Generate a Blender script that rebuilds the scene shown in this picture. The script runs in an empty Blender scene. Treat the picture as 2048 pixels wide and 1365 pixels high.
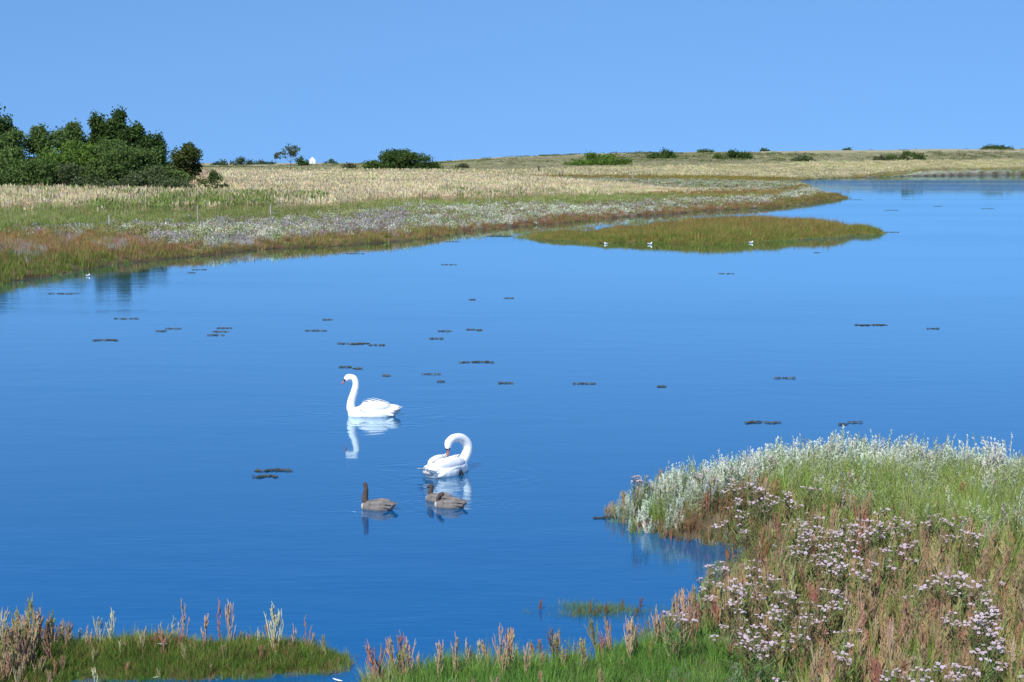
import bpy, math, random
import numpy as np
from mathutils import Vector, Matrix, Euler

random.seed(7); rng = np.random.default_rng(7)
S = bpy.context.scene
COL = S.collection
R = math.radians

# ------------------------------------------------------------------ camera, world, sun
FPX, H = 3000.0, 4.3
PITCH = math.atan(357.5 / FPX)
cd = bpy.data.cameras.new('camera'); cam = bpy.data.objects.new('camera', cd); COL.objects.link(cam)
cd.sensor_width = 36; cd.lens = 36 * FPX / 2048; cd.clip_start = 0.1; cd.clip_end = 12000
cam.location = (0, 0, H); cam.rotation_euler = (math.pi / 2 - PITCH, 0, 0)
S.camera = cam

SUN_EL, SUN_AZ = R(46), R(180 + 24)          # azimuth clockwise from +Y: behind the camera, a little left
w = bpy.data.worlds.new('World'); S.world = w; w.use_nodes = True
nt = w.node_tree; nt.nodes.clear()
def N(nt, t, **k):
    n = nt.nodes.new(t)
    for a, b in k.items(): setattr(n, a, b)
    return n
sky = N(nt, 'ShaderNodeTexSky', sky_type='NISHITA', sun_disc=False, sun_elevation=SUN_EL, sun_rotation=SUN_AZ,
        altitude=0, air_density=1.0, dust_density=0.3, ozone_density=3.0)
tc = N(nt, 'ShaderNodeTexCoord'); sep = N(nt, 'ShaderNodeSeparateXYZ'); comb = N(nt, 'ShaderNodeCombineXYZ')
ma = N(nt, 'ShaderNodeMath', operation='MAXIMUM'); ma.inputs[1].default_value = 0
mb = N(nt, 'ShaderNodeMath', operation='MULTIPLY_ADD'); mb.inputs[1].default_value = 0.5; mb.inputs[2].default_value = 0.29
hs = N(nt, 'ShaderNodeHueSaturation'); hs.inputs['Saturation'].default_value = 1.20; hs.inputs['Hue'].default_value = 0.502; hs.inputs['Value'].default_value = 1.02
bg = N(nt, 'ShaderNodeBackground'); bg.inputs['Strength'].default_value = 0.15
wo = N(nt, 'ShaderNodeOutputWorld')
L = nt.links.new
L(tc.outputs['Generated'], sep.inputs[0]); L(sep.outputs[2], ma.inputs[0]); L(ma.outputs[0], mb.inputs[0])
L(sep.outputs[0], comb.inputs[0]); L(sep.outputs[1], comb.inputs[1]); L(mb.outputs[0], comb.inputs[2])
L(comb.outputs[0], sky.inputs[0]); L(sky.outputs[0], hs.inputs['Color']); L(hs.outputs[0], bg.inputs[0]); L(bg.outputs[0], wo.inputs[0])
sl = bpy.data.lights.new('sun', 'SUN'); sl.energy = 4.2; sl.angle = R(0.53); sl.color = (1, 0.95, 0.87)
so = bpy.data.objects.new('sun', sl); COL.objects.link(so)
sd = Vector((math.sin(SUN_AZ) * math.cos(SUN_EL), math.cos(SUN_AZ) * math.cos(SUN_EL), math.sin(SUN_EL)))
so.rotation_euler = sd.to_track_quat('Z', 'Y').to_euler()
S.view_settings.view_transform = 'Standard'; S.view_settings.look = 'None'
S.view_settings.exposure = 0.35; S.view_settings.gamma = 1; S.view_settings.use_curve_mapping = False
S.render.engine = 'CYCLES'
S.cycles.max_bounces = 6; S.cycles.diffuse_bounces = 2; S.cycles.transparent_max_bounces = 4

# ------------------------------------------------------------------ photo point -> world
CT, ST = math.cos(PITCH), math.sin(PITCH)
def ray(px, py):
    cx = (px - 1024) / FPX; cy = (682.5 - py) / FPX
    return cx, CT + cy * ST, -ST + cy * CT
def at(px, py, z=0.0):
    x, y, dz = ray(px, py); t = (z - H) / dz
    return x * t, y * t
def at_dist(px, py, y):
    """point seen at (px, py) that stands y metres ahead"""
    a, b, c = ray(px, py); t = y / b
    return a * t, y, H + c * t
def proj(x, y, z):
    v = z - H; dep = y * CT - v * ST; up = y * ST + v * CT
    dep = np.maximum(dep, 0.1)
    return 1024 + FPX * x / dep, 682.5 - FPX * up / dep

# ------------------------------------------------------------------ value noise
def vnoise(x, y, seed=0):
    xi = np.floor(x).astype(np.int64); yi = np.floor(y).astype(np.int64); fx = x - xi; fy = y - yi
    def h(a, b):
        n = (a * 374761393 + b * 668265263 + seed * 974634777) & 0x7fffffff
        n = ((n ^ (n >> 13)) * 1274126177) & 0x7fffffff
        return ((n ^ (n >> 16)) & 0xffff) / 65535.0
    u = fx * fx * (3 - 2 * fx); v = fy * fy * (3 - 2 * fy)
    return (h(xi, yi) * (1 - u) + h(xi + 1, yi) * u) * (1 - v) + (h(xi, yi + 1) * (1 - u) + h(xi + 1, yi + 1) * u) * v
def fbm(x, y, seed=0, o=3):
    s = 0; a = 0.5; t = 0
    for i in range(o):
        s = s + a * vnoise(x * 2**i, y * 2**i, seed + i); t += a; a *= 0.5
    return s / t

# ------------------------------------------------------------------ shorelines (traced on the water plane)
north_px = [(-900, 900), (-500, 690), (-200, 606), (0, 573), (60, 562), (137, 544), (239, 530), (342, 519), (444, 507), (547, 499), (690, 490), (821, 482),
            (891, 474), (944, 462), (1032, 454), (1137, 445), (1278, 433), (1383, 426), (1418, 422), (1486, 419), (1554, 415), (1620, 407), (1665, 401), (1690, 398.5),
            (1684, 394), (1633, 391), (1600, 390.5), (1640, 387.5), (1638, 384), (1622, 378), (1600, 368), (1582, 361), (1657, 357.5), (1740, 355), (1827, 353), (1940, 351), (2048, 350), (2300, 347), (2900, 344)]
north = [at(*p) for p in north_px] + [(2500, 900), (4500, 5000), (-4500, 5000), (-4500, 40), (-60, 10)]
island = [at(*p) for p in [(1045, 473), (1085, 480), (1172, 483), (1207, 486), (1350, 488), (1486, 486), (1623, 477), (1700, 472), (1757, 468), (1740, 465),
                           (1650, 458), (1550, 452), (1450, 451), (1350, 457), (1250, 465), (1150, 471), (1080, 471)]]
near = [at(*p) for p in [(3200, 1120), (2400, 1020), (2150, 992), (2000, 978), (1900, 966), (1750, 958), (1620, 962), (1500, 972), (1400, 985), (1310, 998), (1243, 1024), (1256, 1042), (1285, 1060), (1358, 1074),
                         (1420, 1082), (1478, 1092), (1500, 1106), (1490, 1130), (1462, 1170), (1440, 1215), (1350, 1265), (1260, 1300), (1150, 1332), (1000, 1336), (850, 1345), (740, 1368), (650, 1420), (300, 1470)]]
near += [(-6, 8), (-30, 6), (-200, -20), (-900, -900), (900, -900), (900, 6), (60, 8)]
islet = [at(*p) for p in [(692, 1322), (668, 1338), (600, 1347), (527, 1352), (316, 1355), (150, 1361), (60, 1385), (-150, 1420), (-420, 1420), (-500, 1360), (-300, 1320), (-60, 1302), (100, 1296), (250, 1293), (400, 1292), (560, 1298), (650, 1310)]]
POLYS = [np.array(p, float) for p in (north, island, near, islet)]
def rough(P, seed, amp):
    out = []
    for i in range(len(P)):
        a, b = P[i], P[(i + 1) % len(P)]; n = 1 if np.linalg.norm(b - a) > 400 else 6
        for k in range(n):
            p = a + (b - a) * k / n; d = math.hypot(*p); m = amp * min(d, 130) * (1 if d < 400 else .4)
            out.append(p + m * np.array([math.sin(seed + 37.1 * i + 9 * k), math.sin(seed + 91.7 * i + 5.3 * k)]) * (0.3 if k else 0))
    return np.array(out)
POLYS = [rough(P, i, a) for i, (P, a) in enumerate(zip(POLYS, (0.006, 0.004, 0.006, 0.004)))]
def sdf(P, x, y):
    """signed distance to a closed polygon: positive on land"""
    d2 = np.full(x.shape, 1e18); ins = np.zeros(x.shape, bool); n = len(P)
    for i in range(n):
        ax, ay = P[i]; bx, by = P[(i + 1) % n]; ex, ey = bx - ax, by - ay; L2 = ex * ex + ey * ey + 1e-12
        t = np.clip(((x - ax) * ex + (y - ay) * ey) / L2, 0, 1)
        d2 = np.minimum(d2, (x - ax - t * ex)**2 + (y - ay - t * ey)**2)
        if abs(ey) > 1e-9:
            c = ((ay > y) != (by > y)) & (x < ex * (y - ay) / ey + ax); ins ^= c
    return np.where(ins, 1, -1) * np.sqrt(d2)
def smooth(a, b, v):
    t = np.clip((v - a) / (b - a), 0, 1); return t * t * (3 - 2 * t)
RX = [-3000, -1024, 440 - 1024, 870 - 1024, 1000 - 1024, 1200 - 1024, 1400 - 1024, 2048 - 1024, 4000]
RZ = [0, 0, 0, 1.2, 10, 17, 20.5, 26, 26]       # how far the far rise stands over eye level, in px of the photograph's scale
def terrain(x, y):
    x = np.asarray(x, float); y = np.asarray(y, float)
    s = [sdf(P, x, y) for P in POLYS]
    s[1] = s[1] + (fbm(x / 2.2, y / 5, 15) - .5) * 3.0; s[0] = s[0] + (fbm(x / 3, y / 6, 16) - .5) * 1.6
    sN, sI, sR, sL = s
    n = fbm(x / 6, y / 6, 3); n2 = fbm(x / 0.9, y / 0.9, 5)
    zN = 0.46 * (1 - np.exp(-np.maximum(sN, 0) / 1.6)) + 1.1 * smooth(2, 85, sN) + (n - .5) * .25 * smooth(0, 10, sN)
    ang = x / np.maximum(y, 1) * FPX
    top = np.interp(ang, RX, RZ) / FPX * 900 + 2.6 + (fbm(x / 60, y / 60, 9) - .5) * 1.6
    far = smooth(420, 900, y) * smooth(-0.5, 1.5, np.interp(ang, RX, RZ)) * np.clip(top, 0, 40)
    fade = 1 - smooth(1300, 2500, y)
    zN = zN + far * fade
    zI = 0.16 * (1 - np.exp(-np.maximum(sI, 0) / 0.8))
    zR = 0.20 * (1 - np.exp(-np.maximum(sR, 0) / 0.35)) + 0.12 * smooth(0, 4, sR) + (n2 - .5) * .07 * smooth(0, .6, sR) + 2.35 * smooth(7.5, 1.5, y) * smooth(0, 3, sR)
    zL = 0.07 * (1 - np.exp(-np.maximum(sL, 0) / 0.3))
    st = np.stack(s); k = st.argmax(0); sm = st.max(0)
    z = np.choose(k, [zN, zI, zR, zL])
    z = np.where(sm > 0, z, np.maximum(-1.2, 0.3 * sm - 0.02))
    return z, sm, k
def tz(x, y):
    return float(terrain(np.array([x]), np.array([y]))[0][0])

# ------------------------------------------------------------------ which plant grows where
ZX = [-400, 0, 200, 400, 600, 800, 1000, 1200, 1400, 1550, 1640, 1850, 2048, 2500]
TOPS = np.array([
    [540, 522, 500, 487, 472, 464, 456, 438, 421, 402, 388, 352, 349, 346],
    [455, 455, 457, 484, 466, 455, 440, 423, 406, 399, 384, 350, 347, 344],
    [454, 454, 452, 447, 438, 420, 410, 406, 396, 391, 370, 342, 340, 338],
    [412, 412, 418, 415, 410, 400, 396, 385, 388, 388, 366, 341, 338, 336],
    [411, 411, 417, 414, 409, 398, 393, 385, 380, 378, 362, 340, 337, 335],
    [341, 341, 341, 346, 350, 352, 356, 366, 376, 377.5, 362, 340, 337, 335],
    [340, 340, 340, 344, 348, 350, 354, 357, 360, 364, 360, 339, 336, 334],
    [339, 339, 339, 343, 346, 348, 350, 350, 350, 353, 356, 338, 335, 333],
    [339, 339, 339, 342, 345, 346, 347, 338, 334, 330, 326, 323, 322, 322]], float)
def north_zone(x, y, z):
    px, py = proj(x, y, z + 0.22)
    fr_ = np.clip(130 / np.maximum(y, 1), .15, 1); j = (fbm(x / 9 * fr_, y / 14 * fr_, 21) - .5) * 2 * np.clip((py - 325) * 0.09, .8, 13) + rng.normal(0, 1, x.shape) * np.clip((py - 325) * .042, .4, 4.5)
    pj = py + j; zone = np.zeros(x.shape, int)
    for i, T in enumerate(TOPS):
        zone = np.where(pj < np.interp(px, ZX, T), i + 1, zone)
    return zone, px, py

def hexlin(r, g, b): return tuple(((c / 255) / 12.92 if c <= 10 else (((c / 255) + .055) / 1.055)**2.4) for c in (r, g, b))
GROUND = {0: (.16, .14, .05), 1: (.20, .10, .05), 2: (.26, .26, .21), 3: (.14, .18, .05), 4: (.22, .12, .05), 5: (.38, .30, .17), 6: (.24, .26, .18), 7: (.22, .17, .06), 8: (.36, .31, .18), 9: (.33, .30, .18)}

# ------------------------------------------------------------------ materials
def new_mat(name):
    m = bpy.data.materials.new(name); m.use_nodes = True; m.node_tree.nodes.clear(); return m, m.node_tree
def out(nt, sh):
    o = N(nt, 'ShaderNodeOutputMaterial'); nt.links.new(sh, o.inputs['Surface']); return o
def principled(name, col, rough=.6, noise=None, spec=.3, bump=0, scale=20, sss=0):
    m, nt = new_mat(name); p = N(nt, 'ShaderNodeBsdfPrincipled'); p.inputs['Roughness'].default_value = rough
    p.inputs['Specular IOR Level'].default_value = spec
    p.inputs['Base Color'].default_value = (*col, 1)
    if noise:
        t = N(nt, 'ShaderNodeTexNoise'); t.inputs['Scale'].default_value = scale; t.inputs['Detail'].default_value = 5
        c = N(nt, 'ShaderNodeTexCoord'); nt.links.new(c.outputs['Object'], t.inputs['Vector'])
        r = N(nt, 'ShaderNodeValToRGB'); r.color_ramp.elements[0].position = .3; r.color_ramp.elements[1].position = .7
        r.color_ramp.elements[0].color = (*noise, 1); r.color_ramp.elements[1].color = (*col, 1)
        nt.links.new(t.outputs[0], r.inputs[0]); nt.links.new(r.outputs[0], p.inputs['Base Color'])
        if bump:
            b = N(nt, 'ShaderNodeBump'); b.inputs['Strength'].default_value = bump; b.inputs['Distance'].default_value = .02
            nt.links.new(t.outputs[0], b.inputs['Height']); nt.links.new(b.outputs[0], p.inputs['Normal'])
    out(nt, p.outputs[0]); return m
def leafy(name, instanced, ramp=None, trans=.28):
    """foliage: instanced ones take their colour from the growing point, others from a ramp over a per-leaf number"""
    m, nt = new_mat(name); L = nt.links.new
    if instanced:
        a = N(nt, 'ShaderNodeAttribute', attribute_name='vc'); b = N(nt, 'ShaderNodeAttribute', attribute_name='tcol', attribute_type='INSTANCER')
        mx = N(nt, 'ShaderNodeMix', data_type='RGBA', blend_type='MULTIPLY'); mx.inputs[0].default_value = 1
        L(a.outputs['Color'], mx.inputs[6]); L(b.outputs['Color'], mx.inputs[7]); col = mx.outputs[2]
    else:
        a = N(nt, 'ShaderNodeAttribute', attribute_name='rnd'); r = N(nt, 'ShaderNodeValToRGB')
        while len(r.color_ramp.elements) < len(ramp): r.color_ramp.elements.new(.5)
        for i, c in enumerate(ramp):
            r.color_ramp.elements[i].position = i / (len(ramp) - 1); r.color_ramp.elements[i].color = (*c, 1)
        L(a.outputs['Fac'], r.inputs[0]); col = r.outputs[0]
    d = N(nt, 'ShaderNodeBsdfDiffuse'); t = N(nt, 'ShaderNodeBsdfTranslucent'); x = N(nt, 'ShaderNodeMixShader'); x.inputs[0].default_value = trans
    L(col, d.inputs[0]); L(col, t.inputs[0]); L(d.outputs[0], x.inputs[1]); L(t.outputs[0], x.inputs[2])
    out(nt, x.outputs[0]); return m
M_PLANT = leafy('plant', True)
M_LEAF = {
    'scrub': leafy('scrub_leaf', False, [(.06, .095, .028), (.10, .16, .045), (.16, .23, .07)]),
    'bright': leafy('bright_leaf', False, [(.06, .11, .022), (.11, .185, .035), (.17, .26, .055)]),
    'dark': leafy('dark_leaf', False, [(.034, .062, .02), (.06, .105, .028), (.10, .15, .042)]),
    'willow': leafy('willow_leaf', False, [(.05, .075, .03), (.09, .12, .05), (.14, .17, .085)]),
    'rust': leafy('rusty_leaf', False, [(.035, .07, .018), (.07, .10, .028), (.14, .13, .05)]),
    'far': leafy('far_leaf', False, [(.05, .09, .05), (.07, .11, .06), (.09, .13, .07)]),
    'heath': leafy('heath_leaf', False, [(.055, .07, .035), (.085, .10, .045), (.12, .13, .06)]),
}
M_BARK = principled('bark', (.11, .085, .06), .9, (.05, .04, .03), bump=.4, scale=6)

# ------------------------------------------------------------------ mesh helpers
class MB:
    def __init__(s): s.v = []; s.f = []; s.c = []; s.n = 0; s.mi = []
    def add(s, v, f, c=(1, 1, 1), mi=0):
        v = [tuple(p) for p in v]; s.v += v; s.f += [tuple(i + s.n for i in q) for q in f]; s.n += len(v); s.c += [c] * len(v); s.mi += [mi] * len(f)
    def tube(s, pts, rad, k=5, c=(1, 1, 1), mi=0, cap=True):
        pts = [Vector(p) for p in pts]; V = []; F = []; n = len(pts)
        for i, p in enumerate(pts):
            d = (pts[min(i + 1, n - 1)] - pts[max(i - 1, 0)]); d = d.normalized() if d.length > 1e-9 else Vector((0, 0, 1))
            a = d.orthogonal().normalized() if i == 0 else (pa - d * pa.dot(d)).normalized(); pa = a; b = d.cross(a)
            r = rad[i] if hasattr(rad, '__len__') else rad
            for j in range(k):
                t = 2 * math.pi * j / k; V.append(p + (a * math.cos(t) + b * math.sin(t)) * r)
        for i in range(n - 1):
            for j in range(k):
                F.append((i * k + j, i * k + (j + 1) % k, (i + 1) * k + (j + 1) % k, (i + 1) * k + j))
        if cap: F.append(tuple(range(k))[::-1]); F.append(tuple((n - 1) * k + j for j in range(k)))
        s.add(V, F, c, mi)
    def blade(s, base, az, h, w, lean, curl, c, segs=3, face=None):
        b = Vector(base); o = Vector((math.cos(az), math.sin(az), 0)); fa = az + math.pi / 2 if face is None else face
        sd = Vector((math.cos(fa), math.sin(fa), 0)); V = []; F = []
        for i in range(segs + 1):
            t = i / segs; p = b + o * (lean * t + curl * t * t) * h + Vector((0, 0, h * t * (1 - .25 * abs(curl) * t)))
            ww = w * (1 - t) ** .7 * .5
            if i < segs: V += [p - sd * ww, p + sd * ww]
            else: V.append(p)
        for i in range(segs - 1): F.append((2 * i, 2 * i + 1, 2 * i + 3, 2 * i + 2))
        F.append((2 * segs - 2, 2 * segs - 1, 2 * segs)); s.add(V, F, c)
    def quad(s, p, u, v, c=(1, 1, 1), mi=0):
        p = Vector(p); s.add([p - u - v * .4, p + u - v * .4, p + u * .3 + v, p - u * .5 + v * .8], [(0, 1, 2, 3)], c, mi)
    def ellipsoid(s, cen, rad, rot=None, seg=16, ring=10, c=(1, 1, 1), mi=0):
        V = []; F = []; cen = Vector(cen)
        for i in range(ring + 1):
            a = math.pi * i / ring
            for j in range(seg):
                b = 2 * math.pi * j / seg; p = Vector((rad[0] * math.sin(a) * math.cos(b), rad[1] * math.sin(a) * math.sin(b), rad[2] * math.cos(a)))
                if rot: p = rot @ p
                V.append(cen + p)
        for i in range(ring):
            for j in range(seg): F.append((i * seg + j, (i + 1) * seg + j, (i + 1) * seg + (j + 1) % seg, i * seg + (j + 1) % seg))
        s.add(V, F, c, mi)
    def mesh(s, name, mats, smooth=False, attr=None):
        me = bpy.data.meshes.new(name); me.from_pydata(s.v, [], s.f)
        for m in (mats if isinstance(mats, (list, tuple)) else [mats]): me.materials.append(m)
        if any(s.mi): me.polygons.foreach_set('material_index', s.mi)
        if attr == 'vc':
            a = me.attributes.new('vc', 'FLOAT_COLOR', 'POINT'); a.data.foreach_set('color', np.array([(*c, 1) for c in s.c], 'f').ravel())
        if smooth: me.polygons.foreach_set('use_smooth', [True] * len(me.polygons))
        me.update(); return me
def link(name, me, parent=None, loc=(0, 0, 0), rz=0, sc=1):
    o = bpy.data.objects.new(name, me); COL.objects.link(o); o.location = loc; o.rotation_euler = (0, 0, rz)
    o.scale = (sc, sc, sc) if not hasattr(sc, '__len__') else sc
    if parent: o.parent = parent
    return o
def tag(o, label, cat=None, group=None, kind=None):
    o['label'] = label
    if cat: o['category'] = cat
    if group: o['group'] = group
    if kind: o['kind'] = kind
    return o
def thing(name, label, cat, loc, rz=0, group=None, sc=1):
    return tag(link(name, None, None, loc, rz, sc), label, cat, group)
def dup(o, parent=None):
    c = o.copy(); COL.objects.link(c)
    if parent: c.parent = parent
    for ch in o.children: dup(ch, c)
    return c

# ------------------------------------------------------------------ ground: one sheet to the horizon
def build_ground():
    dense = np.linspace(R(-23), R(23), 470); left = np.linspace(-math.pi, R(-23.4), 60); right = np.linspace(R(23.4), math.pi, 60)[:-1]
    A = np.concatenate([left, dense, right]); Rr = np.geomspace(0.6, 5200, 720); Rr = np.concatenate([[0.001], Rr])
    a, r = np.meshgrid(A, Rr); x = np.sin(a) * r; y = np.cos(a) * r
    z, s, k = terrain(x.ravel(), y.ravel()); x = x.ravel(); y = y.ravel()
    V = np.stack([x, y, z], 1); nc = len(A); nr = len(Rr)
    i, j = np.meshgrid(np.arange(nr - 1), np.arange(nc), indexing='ij'); i = i.ravel(); j = j.ravel(); j2 = (j + 1) % nc
    F = np.stack([i * nc + j, (i + 1) * nc + j, (i + 1) * nc + j2, i * nc + j2], 1)
    rr = np.repeat(Rr, nc)
    deep = s < -np.maximum(2.5, rr * .03); keep = ~(deep[F].all(1)); F = F[keep]
    me = bpy.data.meshes.new('ground'); me.vertices.add(len(V)); me.vertices.foreach_set('co', V.astype('f').ravel())
    me.loops.add(F.size); me.loops.foreach_set('vertex_index', F.ravel().astype('i'))
    me.polygons.add(len(F)); me.polygons.foreach_set('loop_start', np.arange(0, F.size, 4, dtype='i'))
    me.polygons.foreach_set('use_smooth', np.ones(len(F), bool)); me.update(calc_edges=True); me.validate()
    zone, px, py = north_zone(x, y, z); col = np.array([GROUND[q] for q in range(10)])[zone]
    col = np.where((k == 1)[:, None], np.array([.15, .12, .05]), col)
    col = np.where((k >= 2)[:, None], np.array([.11, .085, .05]), col)
    mud = np.clip(1 - s / np.where(k == 0, 1.2, .35), 0, 1)[:, None]; col = col * (1 - mud) + np.array([.06, .045, .028]) * mud
    at_ = me.attributes.new('cover', 'FLOAT_COLOR', 'POINT'); at_.data.foreach_set('color', np.concatenate([col, np.ones((len(col), 1))], 1).astype('f').ravel())
    m, nt = new_mat('marsh_ground'); L = nt.links.new
    a = N(nt, 'ShaderNodeAttribute', attribute_name='cover'); tc = N(nt, 'ShaderNodeTexCoord'); t = N(nt, 'ShaderNodeTexNoise'); t.inputs['Scale'].default_value = .35; t.inputs['Detail'].default_value = 8; t.inputs['Roughness'].default_value = .7
    mr = N(nt, 'ShaderNodeMapRange'); mr.inputs['From Min'].default_value = .3; mr.inputs['From Max'].default_value = .7; mr.inputs['To Min'].default_value = .62; mr.inputs['To Max'].default_value = 1.3
    vm = N(nt, 'ShaderNodeVectorMath', operation='SCALE'); d = N(nt, 'ShaderNodeBsdfPrincipled'); d.inputs['Roughness'].default_value = .95; d.inputs['Specular IOR Level'].default_value = .1
    L(tc.outputs['Object'], t.inputs['Vector']); L(t.outputs[0], mr.inputs[0]); L(a.outputs['Color'], vm.inputs[0]); L(mr.outputs[0], vm.inputs['Scale']); L(vm.outputs[0], d.inputs['Base Color'])
    out(nt, d.outputs[0]); me.materials.append(m)
    o = link('ground', me); tag(o, 'low salt marsh ground sloping from the water to the far rise', kind='structure')
build_ground()

# ------------------------------------------------------------------ water
SW1 = at(746, 832); SW2 = at(893, 948); CY1 = at(756, 1019); CY2 = at(900, 1015); CY3 = at(879, 1004)
def build_water():
    g = [0, 15, 25, 40, 60, 100, 200, 500, 1200, 3500]; xs = [-v for v in g[:0:-1]] + g; ys = [-3500, -500, -60] + g
    V = [(x, y, 0) for y in ys for x in xs]; n = len(xs)
    F = [(i * n + j, i * n + j + 1, (i + 1) * n + j + 1, (i + 1) * n + j) for i in range(len(ys) - 1) for j in range(n - 1)]
    me = bpy.data.meshes.new('water'); me.from_pydata(V, [], F)
    m, nt = new_mat('lagoon_water'); L = nt.links.new
    geo = N(nt, 'ShaderNodeNewGeometry'); mp = N(nt, 'ShaderNodeMapping')
    def noise(scale, detail=3, sx=1, sy=1, rough=.5, off=0):
        mp = N(nt, 'ShaderNodeMapping'); mp.inputs['Scale'].default_value = (sx, sy, 1); mp.inputs['Location'].default_value = (off, off * .7, 0); t = N(nt, 'ShaderNodeTexNoise', noise_dimensions='2D')
        t.inputs['Scale'].default_value = scale; t.inputs['Detail'].default_value = detail; t.inputs['Roughness'].default_value = rough
        L(geo.outputs['Position'], mp.inputs[0]); L(mp.outputs[0], t.inputs['Vector']); return t.outputs[0]
    def math_(op, a, b=None, c=None):
        q = N(nt, 'ShaderNodeMath', operation=op)
        for i, v in enumerate((a, b, c)):
            if v is None: continue
            if isinstance(v, (int, float)): q.inputs[i].default_value = v
            else: L(v, q.inputs[i])
        return q.outputs[0]
    def mrange(v, a, b, c, d, sm=True):
        q = N(nt, 'ShaderNodeMapRange'); q.interpolation_type = 'SMOOTHSTEP' if sm else 'LINEAR'
        for i, t in enumerate((v, a, b, c, d)):
            if isinstance(t, (int, float)): q.inputs[i].default_value = t
            else: L(t, q.inputs[i])
        return q.outputs[0]
    sp = N(nt, 'ShaderNodeSeparateXYZ'); L(geo.outputs['Position'], sp.inputs[0])
    fine = noise(5.5, 4, .30, 1.5, .6); swell = noise(1.1, 3, .55, 1.2, .5, 7)
    # patches where the breeze touches the water
    pt = mrange(noise(.05, 4, .45, 1.5, .6, 31), .42, .68, 0, 1)
    wx, wy = at(1900, 377); g1 = mrange(sp.outputs[1], 205, 250, 0, 1); g2 = mrange(sp.outputs[1], 400, 340, 0, 1); g3 = mrange(sp.outputs[0], 42, 70, 0, 1)
    breeze = math_('MULTIPLY', math_('MULTIPLY', g1, g2), g3)
    breeze = math_('MULTIPLY', breeze, mrange(noise(.03, 3, .5, 1.6, .6, 3), .35, .6, .55, 1))
    near_amp = mrange(sp.outputs[1], 14, 75, 2.6, .38)
    amp = math_('ADD', math_('MULTIPLY', math_('ADD', math_('MULTIPLY', pt, .9), .4), near_amp), math_('MULTIPLY', breeze, 1.2))
    hgt = math_('MULTIPLY', math_('ADD', math_('MULTIPLY', fine, .0010), math_('MULTIPLY', swell, .0035)), amp)
    # rings spreading from the birds, broken up by the breeze
    brk = mrange(noise(1.3, 2, .4, 1.6, .5, 57), .42, .62, .05, 1)
    for (cx, cy), k, rad, am in ((SW1, 13, 2.6, .0022), (SW2, 15, 2.2, .0020), (CY1, 20, 1.4, .0013), (CY2, 22, 1.3, .0013)):
        dx = math_('SUBTRACT', sp.outputs[0], cx); dy = math_('SUBTRACT', sp.outputs[1], cy)
        r = math_('SQRT', math_('ADD', math_('MULTIPLY', dx, dx), math_('MULTIPLY', dy, dy)))
        r2 = math_('ADD', r, math_('MULTIPLY', swell, 2.2))
        ring = math_('MULTIPLY', math_('MULTIPLY', math_('SINE', math_('MULTIPLY', r2, k)), mrange(r, .3, rad, am * .8, 0)), brk); hgt = math_('ADD', hgt, ring)
    b = N(nt, 'ShaderNodeBump'); b.inputs['Strength'].default_value = 1; b.inputs['Distance'].default_value = 1; L(hgt, b.inputs['Height'])
    gl = N(nt, 'ShaderNodeBsdfGlossy'); gl.inputs['Roughness'].default_value = .025; gl.inputs['Color'].default_value = (.75, .92, .95, 1)
    df = N(nt, 'ShaderNodeBsdfDiffuse')
    cr = N(nt, 'ShaderNodeMix', data_type='RGBA'); cr.inputs[6].default_value = (0, .074, .215, 1); cr.inputs[7].default_value = (0, .086, .245, 1)
    L(pt, cr.inputs[0]); L(cr.outputs[2], df.inputs[0])
    dt = N(nt, 'ShaderNodeVectorMath', operation='DOT_PRODUCT'); L(geo.outputs['Incoming'], dt.inputs[0]); L(b.outputs[0], dt.inputs[1])
    fres = math_('MINIMUM', math_('MULTIPLY', math_('POWER', math_('SUBTRACT', 1.0, math_('MAXIMUM', dt.outputs['Value'], 0.0)), 4.1), 1.37), 1.0); L(b.outputs[0], gl.inputs['Normal'])
    mx = N(nt, 'ShaderNodeMixShader'); L(math_('MULTIPLY', fres, math_('SUBTRACT', 1.0, math_('ADD', math_('MULTIPLY', breeze, .62), math_('MULTIPLY', pt, .08)))), mx.inputs[0]); L(df.outputs[0], mx.inputs[1]); L(gl.outputs[0], mx.inputs[2])
    out(nt, mx.outputs[0]); me.materials.append(m)
    tag(link('water', me), 'calm blue lagoon water with faint ripples and floating weed', kind='structure')
build_water()

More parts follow.
